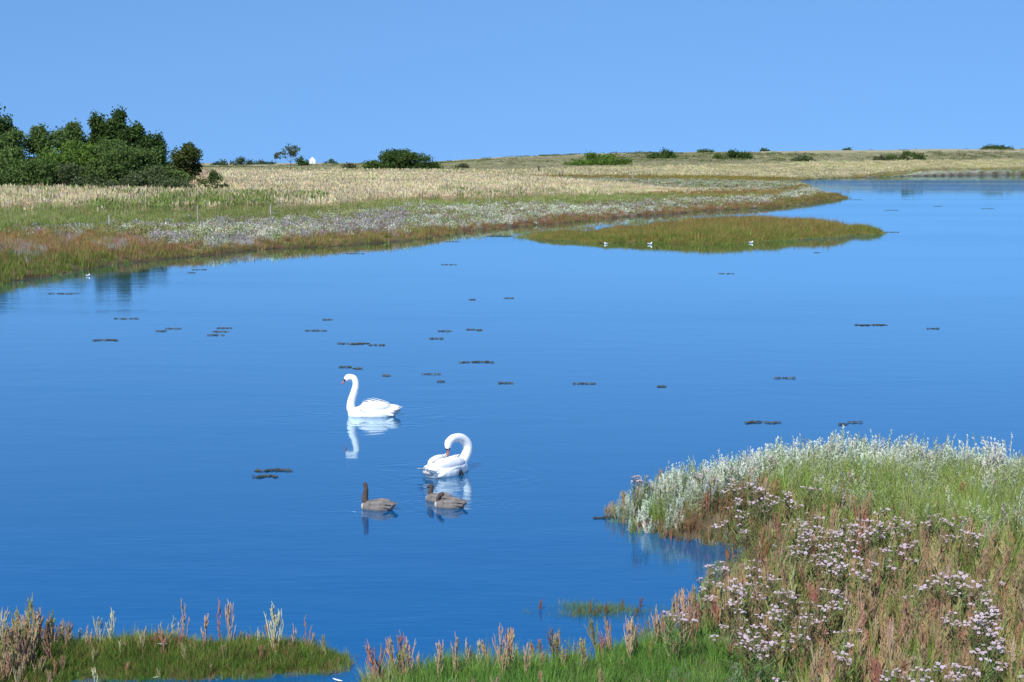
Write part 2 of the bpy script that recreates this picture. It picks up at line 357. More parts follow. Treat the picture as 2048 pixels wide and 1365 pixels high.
# ------------------------------------------------------------------ plant prototypes (kept out of the scene, used as instances)
def shade(a=.8, b=1.2): v = random.uniform(a, b); return (v * random.uniform(.96, 1.04), v, v * random.uniform(.94, 1.05))
def tuft(n, h, wd, spread, lean=.25, curl=.35, segs=3):
    m = MB()
    for _ in range(n):
        a = random.uniform(0, 6.283); r = spread * math.sqrt(random.random()); hh = h * random.uniform(.55, 1.1)
        m.blade((r * math.cos(a), r * math.sin(a), -.03), a + random.uniform(-1, 1), hh, wd * random.uniform(.7, 1.3), random.uniform(0, lean), random.uniform(-.1, curl), shade(.7, 1.25), segs, random.uniform(0, 3.14))
    return m
def stalks(n, h, wd, spread):
    shade = lambda a, b: (lambda v: (v, v, v))(random.uniform(.88, 1.08))
    """dry grass: blades low down and upright stalks with feathery heads"""
    m = tuft(n, h * .6, wd, spread, .2, .4, 2)
    for _ in range(n // 2):
        a = random.uniform(0, 6.283); r = spread * math.sqrt(random.random()); hh = h * random.uniform(.75, 1.1); x, y = r * math.cos(a), r * math.sin(a)
        c = shade(.85, 1.3); f = random.uniform(0, 3.14); ln = random.uniform(-.1, .22)
        m.blade((x, y, 0), a, hh, wd * .6, ln, 0, c, 2, f)
        u = Vector((math.cos(f), math.sin(f), 0)) * wd * random.uniform(1.0, 1.8); m.quad((x + math.cos(a) * ln * hh * .85, y + math.sin(a) * ln * hh * .85, hh * .8), u, Vector((0, 0, hh * .2)), tuple(q * 1.15 for q in c))
    return m
def bushlet(n, rad, h, leaf, up=.5):
    """low leafy clump of small upright leaf sprays"""
    m = MB()
    for _ in range(n):
        a = random.uniform(0, 6.283); q = math.sqrt(random.random()); r = rad * q; z = h * math.sqrt(max(0, 1 - .6 * q * q)) * random.uniform(.25, 1.05)
        u = Vector((random.gauss(0, 1), random.gauss(0, 1), random.gauss(0, .4))).normalized() * leaf * random.uniform(.5, 1); v = (Vector((random.gauss(0, .5), random.gauss(0, .5), up + .5))).normalized() * leaf * random.uniform(.8, 1.6)
        m.quad((r * math.cos(a), r * math.sin(a), z), u, v, shade(.7, 1.25))
    return m
def spike_path(base, az, h, lean, wob=.012, n=6):
    lean *= .85; wob *= 1.7
    P = []
    for i in range(n + 1):
        t = i / n; P.append((base[0] + math.cos(az) * lean * h * (t ** 1.3) * (1 - .45 * t) + random.uniform(-wob, wob) * t, base[1] + math.sin(az) * lean * h * t ** 1.3 * (1 - .45 * t) + random.uniform(-wob, wob) * t, base[2] + h * t))
    return P
def knob(n, r0, r1):
    return [(r0 + (r1 - r0) * i / n) * (1.0 if i % 2 == 0 else .72) for i in range(n)] + [r1 * .25]
def glasswort(h=.35, br=8, r=.007, cols=None):
    """upright fleshy jointed stems: a main spike and ascending side spikes"""
    m = MB(); c0 = cols or [(1, 1, 1)]
    P = spike_path((0, 0, -.03), random.uniform(0, 6.28), h, random.uniform(0, .15), .008, 10); m.tube(P, knob(10, r * .8, r), 4, random.choice(c0))
    for i in range(br):
        t = .08 + .72 * i / br; k = t * 10; a, b = int(k), k - int(k); p = Vector(P[a]).lerp(Vector(P[a + 1]), b); az = i * 2.4 + random.uniform(-.5, .5)
        hh = h * (1 - t) * random.uniform(.25, .8) + .02; q = spike_path(p, az, hh, random.uniform(.25, .6), .006, 6); sc = random.choice(c0); v = random.uniform(.8, 1.15)
        m.tube(q, knob(6, r * .55, r * .95), 4, tuple(x * v for x in sc))
        if hh > .1:
            for _ in range(2):
                s2 = random.choice((2, 3, 4)); m.tube(spike_path(q[s2], az + random.uniform(-1.5, 1.5), hh * .45, .35, .004, 4), knob(4, r * .5, r * .8), 4, tuple(x * v * random.uniform(.85, 1.1) for x in sc))
    return m
def spray_plant(h=.4, n=5, leaf=.02, wd=.006, dens=26, tip=1.15, low=.75):
    """several stems clothed in many small narrow leaves (wormwood, seablite)"""
    m = MB()
    for s in range(n):
        az = random.uniform(0, 6.283); hh = h * random.uniform(.6, 1.1); P = spike_path((random.uniform(-.04, .04), random.uniform(-.04, .04), -.03), az, hh, random.uniform(.05, .5), .01, 5)
        m.tube(P, [wd * .5 * (1 - i / 6.5) for i in range(6)], 3, (.7, .68, .6), cap=False)
        for i in range(dens):
            t = random.uniform(.12, 1.0); k = t * 5 * .999; a = int(k); p = Vector(P[a]).lerp(Vector(P[a + 1]), k - a)
            g = random.uniform(0, 6.283); ln = leaf * random.uniform(.6, 1.3) * (1.15 - .6 * t); v = Vector((math.cos(g) * .8, math.sin(g) * .8, random.uniform(.5, 1.3))).normalized() * ln
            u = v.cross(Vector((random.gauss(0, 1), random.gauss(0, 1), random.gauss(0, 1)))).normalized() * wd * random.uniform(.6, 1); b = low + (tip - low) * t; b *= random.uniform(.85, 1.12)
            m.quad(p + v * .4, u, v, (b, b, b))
    return m
PROTO = {}
def protos(key, fn, n):
    c = bpy.data.collections.new('plants_' + key)
    for i in range(n):
        me = fn().mesh(key + '_shape', M_PLANT, attr='vc'); o = bpy.data.objects.new('shape_%s_%02d' % (key, i), me); c.objects.link(o)
    PROTO[key] = (c, n)
PINK = [(1, 1, 1), (1.08, .86, .82), (.95, 1.1, .8), (1.15, 1.05, .95), (.85, .78, .72)]
protos('near_grass', lambda: tuft(46, .30, .006, .09, .35, .5), 5)
protos('near_tall_grass', lambda: tuft(44, .50, .006, .10, .3, .45, 4), 5)
protos('near_lush', lambda: tuft(60, .17, .006, .09, .4, .5), 4)
protos('near_glasswort', lambda: glasswort(random.uniform(.26, .4), random.randint(7, 12), random.uniform(.0045, .0065), PINK), 9)
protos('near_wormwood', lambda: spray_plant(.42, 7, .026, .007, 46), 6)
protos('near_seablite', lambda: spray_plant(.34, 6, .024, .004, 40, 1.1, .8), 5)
protos('far_grass', lambda: tuft(26, .42, .028, .32, .3, .35, 2), 5)
protos('far_dry', lambda: stalks(26, .85, .030, .42), 6)
protos('far_leafy', lambda: bushlet(46, .34, .34, .042), 5)
protos('far_spiky', lambda: tuft(34, .32, .022, .30, .12, .1, 2), 4)

def gn_tree(key):
    t = bpy.data.node_groups.new('grow_' + key, 'GeometryNodeTree'); t.interface.new_socket('Geometry', in_out='INPUT', socket_type='NodeSocketGeometry'); t.interface.new_socket('Geometry', in_out='OUTPUT', socket_type='NodeSocketGeometry')
    gi = N(t, 'NodeGroupInput'); go = N(t, 'NodeGroupOutput'); ip = N(t, 'GeometryNodeInstanceOnPoints'); ci = N(t, 'GeometryNodeCollectionInfo')
    ci.inputs['Collection'].default_value = PROTO[key][0]; ci.inputs['Separate Children'].default_value = True; ci.inputs['Reset Children'].default_value = True
    def na(nm, ty):
        n = N(t, 'GeometryNodeInputNamedAttribute', data_type=ty); n.inputs['Name'].default_value = nm; return n.outputs['Attribute']
    L = t.links.new; L(gi.outputs[0], ip.inputs['Points']); L(ci.outputs[0], ip.inputs['Instance']); ip.inputs['Pick Instance'].default_value = True
    L(na('pick', 'INT'), ip.inputs['Instance Index']); L(na('turn', 'FLOAT_VECTOR'), ip.inputs['Rotation']); L(na('size', 'FLOAT_VECTOR'), ip.inputs['Scale']); L(ip.outputs[0], go.inputs[0]); return t
TREES = {}
def grow(name, key, P, size, col, label, lean=.12, wide=None):
    """P (n,3), size (n,), col (n,3): one stuff object that carries many instanced plants"""
    n = len(P)
    if n == 0: return
    me = bpy.data.meshes.new(name); me.vertices.add(n); me.vertices.foreach_set('co', np.asarray(P, 'f').ravel())
    a = me.attributes.new('pick', 'INT', 'POINT'); a.data.foreach_set('value', rng.integers(0, PROTO[key][1], n).astype('i'))
    t = np.stack([rng.normal(0, lean, n), rng.normal(0, lean, n), rng.uniform(0, 6.283, n)], 1)
    a = me.attributes.new('turn', 'FLOAT_VECTOR', 'POINT'); a.data.foreach_set('vector', t.astype('f').ravel())
    wf = np.ones(n) if wide is None else np.asarray(wide); sz = np.asarray(size)[:, None] * np.stack([wf, wf, rng.uniform(.8, 1.2, n)], 1)
    a = me.attributes.new('size', 'FLOAT_VECTOR', 'POINT'); a.data.foreach_set('vector', sz.astype('f').ravel())
    c = np.asarray(col) * rng.uniform(.78, 1.24, (n, 1)) * rng.uniform(.93, 1.07, (n, 3))
    a = me.attributes.new('tcol', 'FLOAT_COLOR', 'POINT'); a.data.foreach_set('color', np.concatenate([c, np.ones((n, 1))], 1).astype('f').ravel())
    o = link(name, me); md = o.modifiers.new('grow', 'NODES')
    if key not in TREES: TREES[key] = gn_tree(key)
    md.node_group = TREES[key]
    tag(o, label, kind='stuff'); return o

# ------------------------------------------------------------------ far bank and island vegetation
def C(*a): return np.array(a, float)
def pick_cols(n, opts):
    p = np.array([o[0] for o in opts], float); p /= p.sum(); k = rng.choice(len(opts), n, p=p); return np.array([o[1] for o in opts])[k]
# zone: (kind, colours, size, keep)
SPEC = {
    0: [('far_grass', [(3, (.25, .21, .07)), (2, (.19, .21, .05)), (1, (.32, .23, .10)), (1, (.28, .16, .09))], .95, 1)],
    1: [('far_spiky', [(2, (.33, .16, .09)), (2, (.28, .21, .08)), (2, (.34, .23, .13)), (2, (.23, .22, .07))], 1, 1)],
    2: [('far_leafy', [(4, (.56, .57, .44)), (1.5, (.44, .40, .38)), (2, (.30, .31, .15)), (.8, (.28, .18, .12))], .95, 1)],
    3: [('far_grass', [(3, (.20, .25, .07)), (2, (.27, .29, .10)), (2, (.40, .37, .18))], .9, 1)],
    4: [('far_spiky', [(2, (.36, .18, .08)), (2, (.30, .22, .08)), (1, (.2, .22, .07))], 1, 1)],
    5: [('far_dry', [(7, (.58, .49, .31)), (2, (.54, .44, .27)), (.5, (.46, .42, .22)), (1.5, (.62, .54, .36))], .9, 1)],
    6: [('far_leafy', [(3, (.50, .51, .40)), (2, (.26, .31, .16)), (2, (.24, .27, .09)), (1.5, (.34, .22, .12))], 1, 1)],
    7: [('far_grass', [(3, (.33, .23, .07)), (2, (.22, .22, .07))], 1, 1)],
    8: [('far_dry', [(4, (.55, .47, .29)), (2, (.40, .36, .19)), (1, (.30, .30, .14))], 1, 1)],
    9: [('far_leafy', [(3, (.36, .34, .20)), (2, (.44, .40, .26)), (1, (.22, .24, .12))], .9, .8)],
}
NAMES = {'far_grass': ('marsh_grass', 'olive and green marsh grass along the far bank'), 'far_spiky': ('glasswort_carpet', 'red and orange glasswort carpet along the far bank'),
         'far_leafy': ('purslane_carpet', 'silvery grey sea purslane and aster band along the far bank'), 'far_dry': ('dry_grass', 'straw coloured dry grass field behind the far bank')}
def far_vegetation():
    n = 330000; r = rng.uniform(30, 760, n); a = rng.uniform(R(-24), R(23), n); x = np.sin(a) * r; y = np.cos(a) * r
    z, s, k = terrain(x, y); ok = (s > -.12 * np.clip(r / 60, 1, 3)) & (k == 0) & ((r < 420) | (rng.random(n) < .6)); x, y, z, s, r = x[ok], y[ok], z[ok], s[ok], r[ok]
    zone, px, py = north_zone(x, y, z); acc = {}
    dist_s = np.clip(r / 110, .8, 3.0)                       # tussocks are drawn coarser where they are finer than a pixel
    for q, specs in SPEC.items():
        for key, opts, sz, keep in specs:
            m = (zone == q) & (rng.random(len(x)) < keep)
            col = pick_cols(m.sum(), opts)
            # broad drifts of colour inside a band
            d = fbm(x[m] / 5, y[m] / 12, 40 + q)[:, None]; d2 = fbm(x[m] / 22, y[m] / 30, 50 + q)[:, None]; col = col * (.58 + .52 * d + .32 * d2); vs = (rng.random(m.sum()) < .10 + .25 * (d2[:, 0] > .56)); col[vs] = col[vs] * C(.80, .92, .70)
            if q == 2:
                ol = (rng.random(m.sum()) < smooth(520, 250, px[m]) * .7 + .6 * smooth(.52, .64, fbm(x[m] / 6, y[m] / 10, 88))); col[ol] = C(.27, .27, .11) * rng.uniform(.75, 1.25, (ol.sum(), 1))
            if q == 5:   # greener drifts in the straw field near its lower edge
                g = fbm(x[m] / 12, y[m] / 20, 77); low = smooth(380, 412, py[m]) * (g > .42); k_ = (rng.random(m.sum()) < low * .8); col[k_] = C(.20, .25, .075) * rng.uniform(.8, 1.2, (k_.sum(), 1))
                br = smooth(392, 372, py[m]) * (px[m] < 430); k_ = rng.random(m.sum()) < br * .55; col[k_] = C(.46, .33, .21) * rng.uniform(.8, 1.15, (k_.sum(), 1))
            if q in (0, 1):   # lilac aster drifts on the left, brighter green near the edge
                for ex, ey, ew, eh in ((35, 500, 55, 24), (138, 470, 24, 12), (228, 482, 40, 12), (310, 470, 40, 12)):
                    e = ((px[m] - ex) / ew)**2 + ((py[m] - ey) / eh)**2 < 1; kk = e & (rng.random(m.sum()) < .3); col[kk] = C(.44, .40, .40) * rng.uniform(.8, 1.2, (kk.sum(), 1))
                gg = (px[m] < 260) & (py[m] > 500) & (rng.random(m.sum()) < .6); col[gg] = C(.15, .19, .045) * rng.uniform(.8, 1.25, (gg.sum(), 1))
            if q == 2:
                lil = (px[m] < 820) & (fbm(x[m] / 7, y[m] / 9, 33) > .47) & (rng.random(m.sum()) < .6); col[lil] = C(.37, .335, .32) * rng.uniform(.8, 1.2, (lil.sum(), 1))
                rd = (px[m] > 1000) & (px[m] < 1500) & (rng.random(m.sum()) < .12); col[rd] = C(.24, .15, .10)
            ss = sz * 1.08 * rng.uniform(.7, 1.15, m.sum()) * np.clip(.6 + s[m] * .4, .6, 1) * (np.interp(px[m], [1050, 1350], [1, .4]) if q == 5 else 1)
            acc.setdefault(key, []).append((np.stack([x[m], y[m], z[m].clip(-.1)], 1), ss, col, dist_s[m]))
    for key, L_ in acc.items():
        nm, lb = NAMES[key]; grow(nm, key, np.concatenate([l[0] for l in L_]), np.concatenate([l[1] for l in L_]), np.concatenate([l[2] for l in L_]), lb, wide=np.concatenate([l[3] for l in L_]))
    # island in the channel
    n = 60000; (x0, y0), (x1, y1) = POLYS[1].min(0) - 1, POLYS[1].max(0) + 1; x = rng.uniform(x0, x1, n); y = rng.uniform(y0, y1, n); z, s, k = terrain(x, y)
    px, py = proj(x, y, z + .2); lft = smooth(1260, 1060, px)
    ok = (k == 1) & (s > -.35 - .5 * lft) & (rng.random(n) > .55 * lft); x, y, z, s, px, py, lft = [q[ok] for q in (x, y, z, s, px, py, lft)]; n = len(x)
    back = smooth(474, 446, py + rng.normal(0, 5, n)) * smooth(1720, 1640, px)
    red = rng.random(n) < back * .75 + .06; col = np.where(red[:, None], pick_cols(n, [(2, (.32, .21, .08)), (1.2, (.29, .15, .07)), (3, (.25, .23, .07))]), pick_cols(n, [(3, (.20, .23, .05)), (3, (.27, .24, .07)), (1, (.14, .19, .04))]))
    siz = rng.uniform(.3, 1.35, n) * np.clip(.5 + s * .5, .45, 1.1) * (.6 + .8 * fbm(x / 1.5, y / 3, 55)) * np.interp(px, [1040, 1220, 1430], [.45, .62, 1])
    grow('island_grass', 'far_grass', np.stack([x, y, z.clip(-.1)], 1)[~red], siz[~red], col[~red], 'olive green grass on the low island in the channel', .15)
    grow('island_glasswort', 'far_spiky', np.stack([x, y, z.clip(-.1)], 1)[red], siz[red] * 1.35, col[red], 'reddish glasswort topping the low island in the channel', .15)
far_vegetation()

def channel_grass():
    n = 9000; px = rng.uniform(980, 1520, n); py = rng.uniform(436, 480, n); ok = inpoly([(975, 470), (1060, 460), (1200, 452), (1350, 439), (1430, 432), (1510, 438), (1400, 451), (1250, 466), (1180, 484), (1070, 480)], px, py)
    px, py = px[ok], py[ok]; xy = np.array([at(a, b) for a, b in zip(px, py)]); f = fbm(xy[:, 0] / 2, xy[:, 1] / 7, 66); k_ = rng.random(len(f)) < smooth(.42, .62, f) * .4; xy = xy[k_]; m = len(xy)
    grow('channel_grass', 'far_grass', np.concatenate([xy, np.full((m, 1), -.08)], 1), rng.uniform(.4, .8, m), pick_cols(m, [(3, (.20, .23, .06)), (2, (.26, .24, .08)), (1, (.32, .20, .10))]), 'thin grass growing in the shallow channel behind the island')

# ------------------------------------------------------------------ near bank vegetation
def inpoly(poly, px, py):
    P = np.array(poly, float); ins = np.zeros(px.shape, bool); n = len(P)
    for i in range(n):
        ax, ay = P[i]; bx, by = P[(i + 1) % n]
        if ay != by: ins ^= ((ay > py) != (by > py)) & (px < (bx - ax) * (py - ay) / (by - ay) + ax)
    return ins
SILVER = [(1225, 1045), (1240, 985), (1400, 935), (1500, 900), (1620, 860), (1850, 850), (1960, 880), (2100, 880), (2700, 900), (2700, 985), (2000, 960), (1850, 930), (1720, 935), (1560, 945), (1450, 990), (1350, 1030), (1290, 1050)]
RUFOUS = [(1250, 1110), (1290, 1045), (1360, 1020), (1480, 985), (1560, 1040), (1520, 1110)]
GREENG = [(1540, 945), (1720, 935), (1850, 925), (2000, 960), (2700, 985), (2700, 1080), (1960, 1080), (1850, 1060), (1700, 1010), (1600, 1010)]
LUSH = [(600, 1500), (650, 1370), (880, 1290), (1180, 1290), (1280, 1240), (1420, 1225), (1500, 1280), (1620, 1340), (1700, 1500)]
def near_vegetation():
    n = 36000; x = rng.uniform(-7.5, 12, n); y = rng.uniform(9.5, 27, n); z, s, k = terrain(x, y); px, py = proj(x, y, z + .2)
    ok = (k == 2) & (s > np.where(px < 950, .0, -.2)) & (px > 735 - 90 * (py > 1400)) & (px > -350) & (px < 2500) & (py < 1560); x, y, z, s, px, py = [q[ok] for q in (x, y, z, s, px, py)]; n = len(x)
    jx = px + rng.normal(0, 18, n); jy = py + rng.normal(0, 9, n) + (fbm(x * .8, y * .8, 60) - .5) * 50
    zone = np.full(n, 'tan', dtype=object); zone[inpoly(LUSH, jx, jy)] = 'lush'; zone[inpoly(GREENG, jx, jy)] = 'green'; zone[inpoly(RUFOUS, jx, jy)] = 'rufous'; zone[inpoly(SILVER, jx, jy)] = 'silver'
    u = rng.random(n); drift = fbm(x * .9, y * .9, 71); acc = {}
    def put(mask, key, opts, lo, hi):
        m = mask; 
        if m.sum() == 0: return
        col = pick_cols(m.sum(), opts); sz = rng.uniform(lo, hi, m.sum()) * np.clip(.7 + s[m] * 1.2, .65, 1) * (np.interp(px[m], [1240, 1400, 1650], [.6, .85, 1.12]) if key == 'near_wormwood' else 1); acc.setdefault(key, []).append((np.stack([x[m], y[m], z[m].clip(-.03)], 1), sz, col))
    TAN = [(3, (.46, .35, .23)), (2, (.42, .29, .21)), (2, (.42, .38, .20)), (.8, (.44, .23, .19)), (1.4, (.30, .33, .13))]
    GRN = [(3, (.22, .32, .06)), (2, (.28, .38, .09)), (1, (.14, .23, .05)), (1, (.36, .38, .17))]
    STR = [(2, (.40, .33, .19)), (1, (.32, .30, .14)), (1, (.24, .28, .10))]
    t = zone == 'tan'; gd = drift > .54
    put(t & (u < .44), 'near_glasswort', TAN, .8, 1.25); put(t & (u >= .44) & (u < .70), 'near_grass', [(2, (.24, .31, .08)), (2, (.36, .36, .15)), (1, (.44, .37, .20))], .7, 1.05)
    put(t & (u >= .70) & gd, 'near_lush', GRN, 1, 1.6); put(t & (u >= .70) & ~gd & (u < .86), 'near_seablite', [(2, (.26, .25, .12)), (2, (.33, .22, .15))], .7, 1.1)
    t = zone == 'lush'
    put(t & (u < .7), 'near_lush', [(3, (.12, .25, .05)), (2, (.16, .30, .06)), (1, (.20, .30, .09))], .8, 1.25); put(t & (u > .7) & (u < .745), 'near_glasswort', TAN, .45, .85); put(t & (u > .93), 'near_wormwood', [(1, (.34, .40, .28))], .35, .55)
    t = zone == 'green'
    put(t & (u < .42), 'near_tall_grass', [(3, (.27, .37, .08)), (2, (.35, .42, .13)), (1, (.42, .45, .22)), (1, (.18, .28, .05))], .75, 1.1); put(t & (u >= .42) & (u < .7), 'near_seablite', [(2, (.30, .38, .12)), (1, (.44, .47, .30))], 1, 1.4)
    put(t & (u >= .7) & (u < .78), 'near_glasswort', TAN, .8, 1.1); put(t & (u > .93), 'near_wormwood', [(1, (.44, .48, .36))], .8, 1.1)
    t = zone == 'rufous'
    put(t & (u < .3), 'near_glasswort', [(2, (.34, .18, .11)), (2, (.38, .26, .15)), (1, (.26, .26, .09))], .7, 1.05); put(t & (u >= .3) & (u < .7), 'near_seablite', [(2, (.19, .22, .07)), (1, (.27, .17, .09)), (1, (.28, .27, .15))], .8, 1.2); put(t & (u > .7), 'near_grass', STR, .7, 1)
    t = zone == 'silver'
    put(t & (u < .74), 'near_wormwood', [(4, (.58, .63, .50)), (3, (.68, .72, .62)), (2, (.40, .46, .30))], .9, 1.25); put(t & (u > .74) & (u < .86), 'near_seablite', [(1, (.40, .44, .30)), (1, (.24, .30, .11))], .9, 1.3); put(t & (u > .93), 'near_tall_grass', GRN, .6, .9)
    NN = {'near_grass': ('bank_grass', 'olive and straw grass among the stems on the near bank'), 'near_tall_grass': ('tall_grass', 'tall yellow green grass on the right of the near bank'), 'near_lush': ('lush_grass', 'short bright green grass at the water edge of the near bank'),
          'near_glasswort': ('glasswort_stand', 'dense tan and pink glasswort stems on the near bank'), 'near_wormwood': ('silver_wormwood', 'silvery white wormwood along the crest of the near bank'), 'near_seablite': ('seablite', 'fine leaved green and rusty seablite on the near bank')}
    for key, L_ in acc.items(): grow(NN[key][0], key, np.concatenate([l[0] for l in L_]), np.concatenate([l[1] for l in L_]), np.concatenate([l[2] for l in L_]), NN[key][1], .14)
    # islet at lower left
    n = 9000; (x0, y0), (x1, y1) = POLYS[3].min(0) - .3, POLYS[3].max(0) + .3; x = rng.uniform(x0, x1, n); y = rng.uniform(y0, y1, n); z, s, k = terrain(x, y); px, py = proj(x, y, z + .1)
    ok = (k == 3) & (s > -.1) & (px > -300); x, y, z, s, px = [q[ok] for q in (x, y, z, s, px)]; n = len(x); u = rng.random(n); lf = smooth(150, 60, px)
    g = u > .05 + .16 * lf; P = np.stack([x, y, z.clip(-.02)], 1); sz = np.clip(.6 + s * 1.5, .55, 1.1) * rng.uniform(.5, 1.15, n) * (.45 + 1.1 * fbm(x * 2.2, y * 2.2, 81))
    grow('islet_grass', 'near_lush', P[g], sz[g] * np.where(s[g] > .3, 1.1, 1), pick_cols(g.sum(), [(3, (.10, .20, .035)), (2, (.16, .26, .05)), (2, (.26, .28, .08)), (.8, (.30, .20, .10))]), 'bright green grass on the islet at the lower left', .2)
    g2 = ~g; grow('islet_glasswort', 'near_glasswort', P[g2], sz[g2] * np.where(px[g2] < 130, 1.05, .7), pick_cols(g2.sum(), [(2, (.48, .34, .25)), (2, (.48, .42, .26)), (1, (.50, .28, .22)), (1, (.36, .38, .19))]), 'tan and pink glasswort on the left end of the islet', .14)
near_vegetation()
channel_grass()

# ------------------------------------------------------------------ trees and shrubs
def tree_parts(root, wd, ht, blobs, n, leaf, mat, stem_h=.35, limbs=5, trunk_r=None, gaps=.0):
    """crown of single leaves gathered on twig ends inside several uneven lobes; trunk with limbs"""
    rr = random.Random(hash((round(wd * 10), round(ht * 10), n)) & 0xffff); g = np.random.default_rng(rr.randint(0, 99999))
    lobes = []
    for _ in range(blobs):
        a = rr.uniform(0, 6.283); q = math.sqrt(rr.random()); zt = rr.uniform(stem_h, .9); rad = (1 - ((zt - .42) / .62)**2)**.5 if abs(zt - .42) < .6 else .3
        lobes.append((q * math.cos(a) * wd * .40 * rad, q * math.sin(a) * wd * .36 * rad, zt * ht * .93, rr.uniform(.13, .24) * wd, rr.uniform(.10, .19) * ht))
    if stem_h <= .05:
        for _ in range(blobs // 2): a = rr.choice((-1, 1)) * rr.uniform(.25, .5); lobes.append((a * wd, rr.uniform(-.2, .2) * wd, ht * rr.uniform(.12, .38), rr.uniform(.08, .16) * wd, ht * rr.uniform(.12, .22)))
    lobes.append((rr.uniform(-.1, .1) * wd, 0, ht * .9, wd * .11, ht * .10))
    nt_ = max(30, n // 9); k = g.integers(0, len(lobes), nt_); Lb = np.array(lobes)[k]
    d = g.normal(0, 1, (nt_, 3)); d /= np.linalg.norm(d, axis=1)[:, None]; rad = g.random(nt_)[:, None] ** .35 * np.where(g.random((nt_, 1)) < .14, g.uniform(1.1, 1.45, (nt_, 1)), 1)
    cen = Lb[:, :3] + d * rad * np.stack([Lb[:, 3], Lb[:, 3], Lb[:, 4]], 1)
    ti = g.integers(0, nt_, n); p = cen[ti] + g.normal(0, leaf * 1.5, (n, 3)); p[:, 2] = np.maximum(p[:, 2], leaf)
    u = g.normal(0, 1, (n, 3)); u /= np.linalg.norm(u, axis=1)[:, None]; nv = g.normal(0, 1, (n, 3)) + d[ti]; v = np.cross(u, nv); v /= np.linalg.norm(v, axis=1)[:, None] + 1e-9
    s = leaf * g.uniform(.6, 1.3, (n, 1)); V = np.stack([p - u * s, p - v * s * .6, p + u * s, p + v * s * .6], 1).reshape(-1, 3)
    me = bpy.data.meshes.new('crown'); me.vertices.add(4 * n); me.vertices.foreach_set('co', V.astype('f').ravel()); me.loops.add(4 * n); me.loops.foreach_set('vertex_index', np.arange(4 * n, dtype='i'))
    me.polygons.add(n); me.polygons.foreach_set('loop_start', np.arange(0, 4 * n, 4, dtype='i')); me.update(calc_edges=True)
    r = np.clip(g.normal(.5, .16, nt_)[ti] + g.normal(0, .12, n) + (g.random(len(lobes)) * .3 - .15)[k][ti], 0, 1)
    a = me.attributes.new('rnd', 'FLOAT', 'FACE'); a.data.foreach_set('value', r.astype('f')); me.materials.append(mat); link('crown', me, root)
    m = MB(); tr = trunk_r or ht * .03; top = Vector((rr.uniform(-.05, .05) * wd, 0, ht * .8)); P = [Vector((0, 0, -.2)).lerp(top, t) + Vector((rr.uniform(-.02, .02) * ht * (t > 0), rr.uniform(-.02, .02) * ht * (t > 0), 0)) for t in (0, .2, .4, .6, .8, 1)]
    m.tube(P, [tr, tr * .8, tr * .62, tr * .45, tr * .3, tr * .12], 6)
    for i in range(limbs):
        L_ = lobes[rr.randrange(len(lobes))]; st = P[rr.choice((1, 2, 3))]; e = Vector(L_[:3]); mid = st.lerp(e, .5) + Vector((0, 0, ht * .04)); m.tube([st, mid, e], [tr * .45, tr * .28, tr * .08], 5)
    link('trunk', m.mesh('trunk', M_BARK, True), root)
def plant_tree(name, label, cat, px, d, ytop, wpx, mat, n, leaf, blobs=9, stem_h=.25, limbs=5, group=None, ybot=None, trunk_r=None):
    X, Y, zt = at_dist(px, ytop, d); z0 = tz(X, Y)
    if zt < z0 + .8: zt = z0 + .8
    root = thing(name, label, cat, (X, Y, z0), random.uniform(-.3, .3), group)
    tree_parts(root, wpx * d / FPX, zt - z0, blobs, n, leaf, M_LEAF[mat], stem_h, limbs, trunk_r); return root
LG = 'trees and scrub on the left bank'
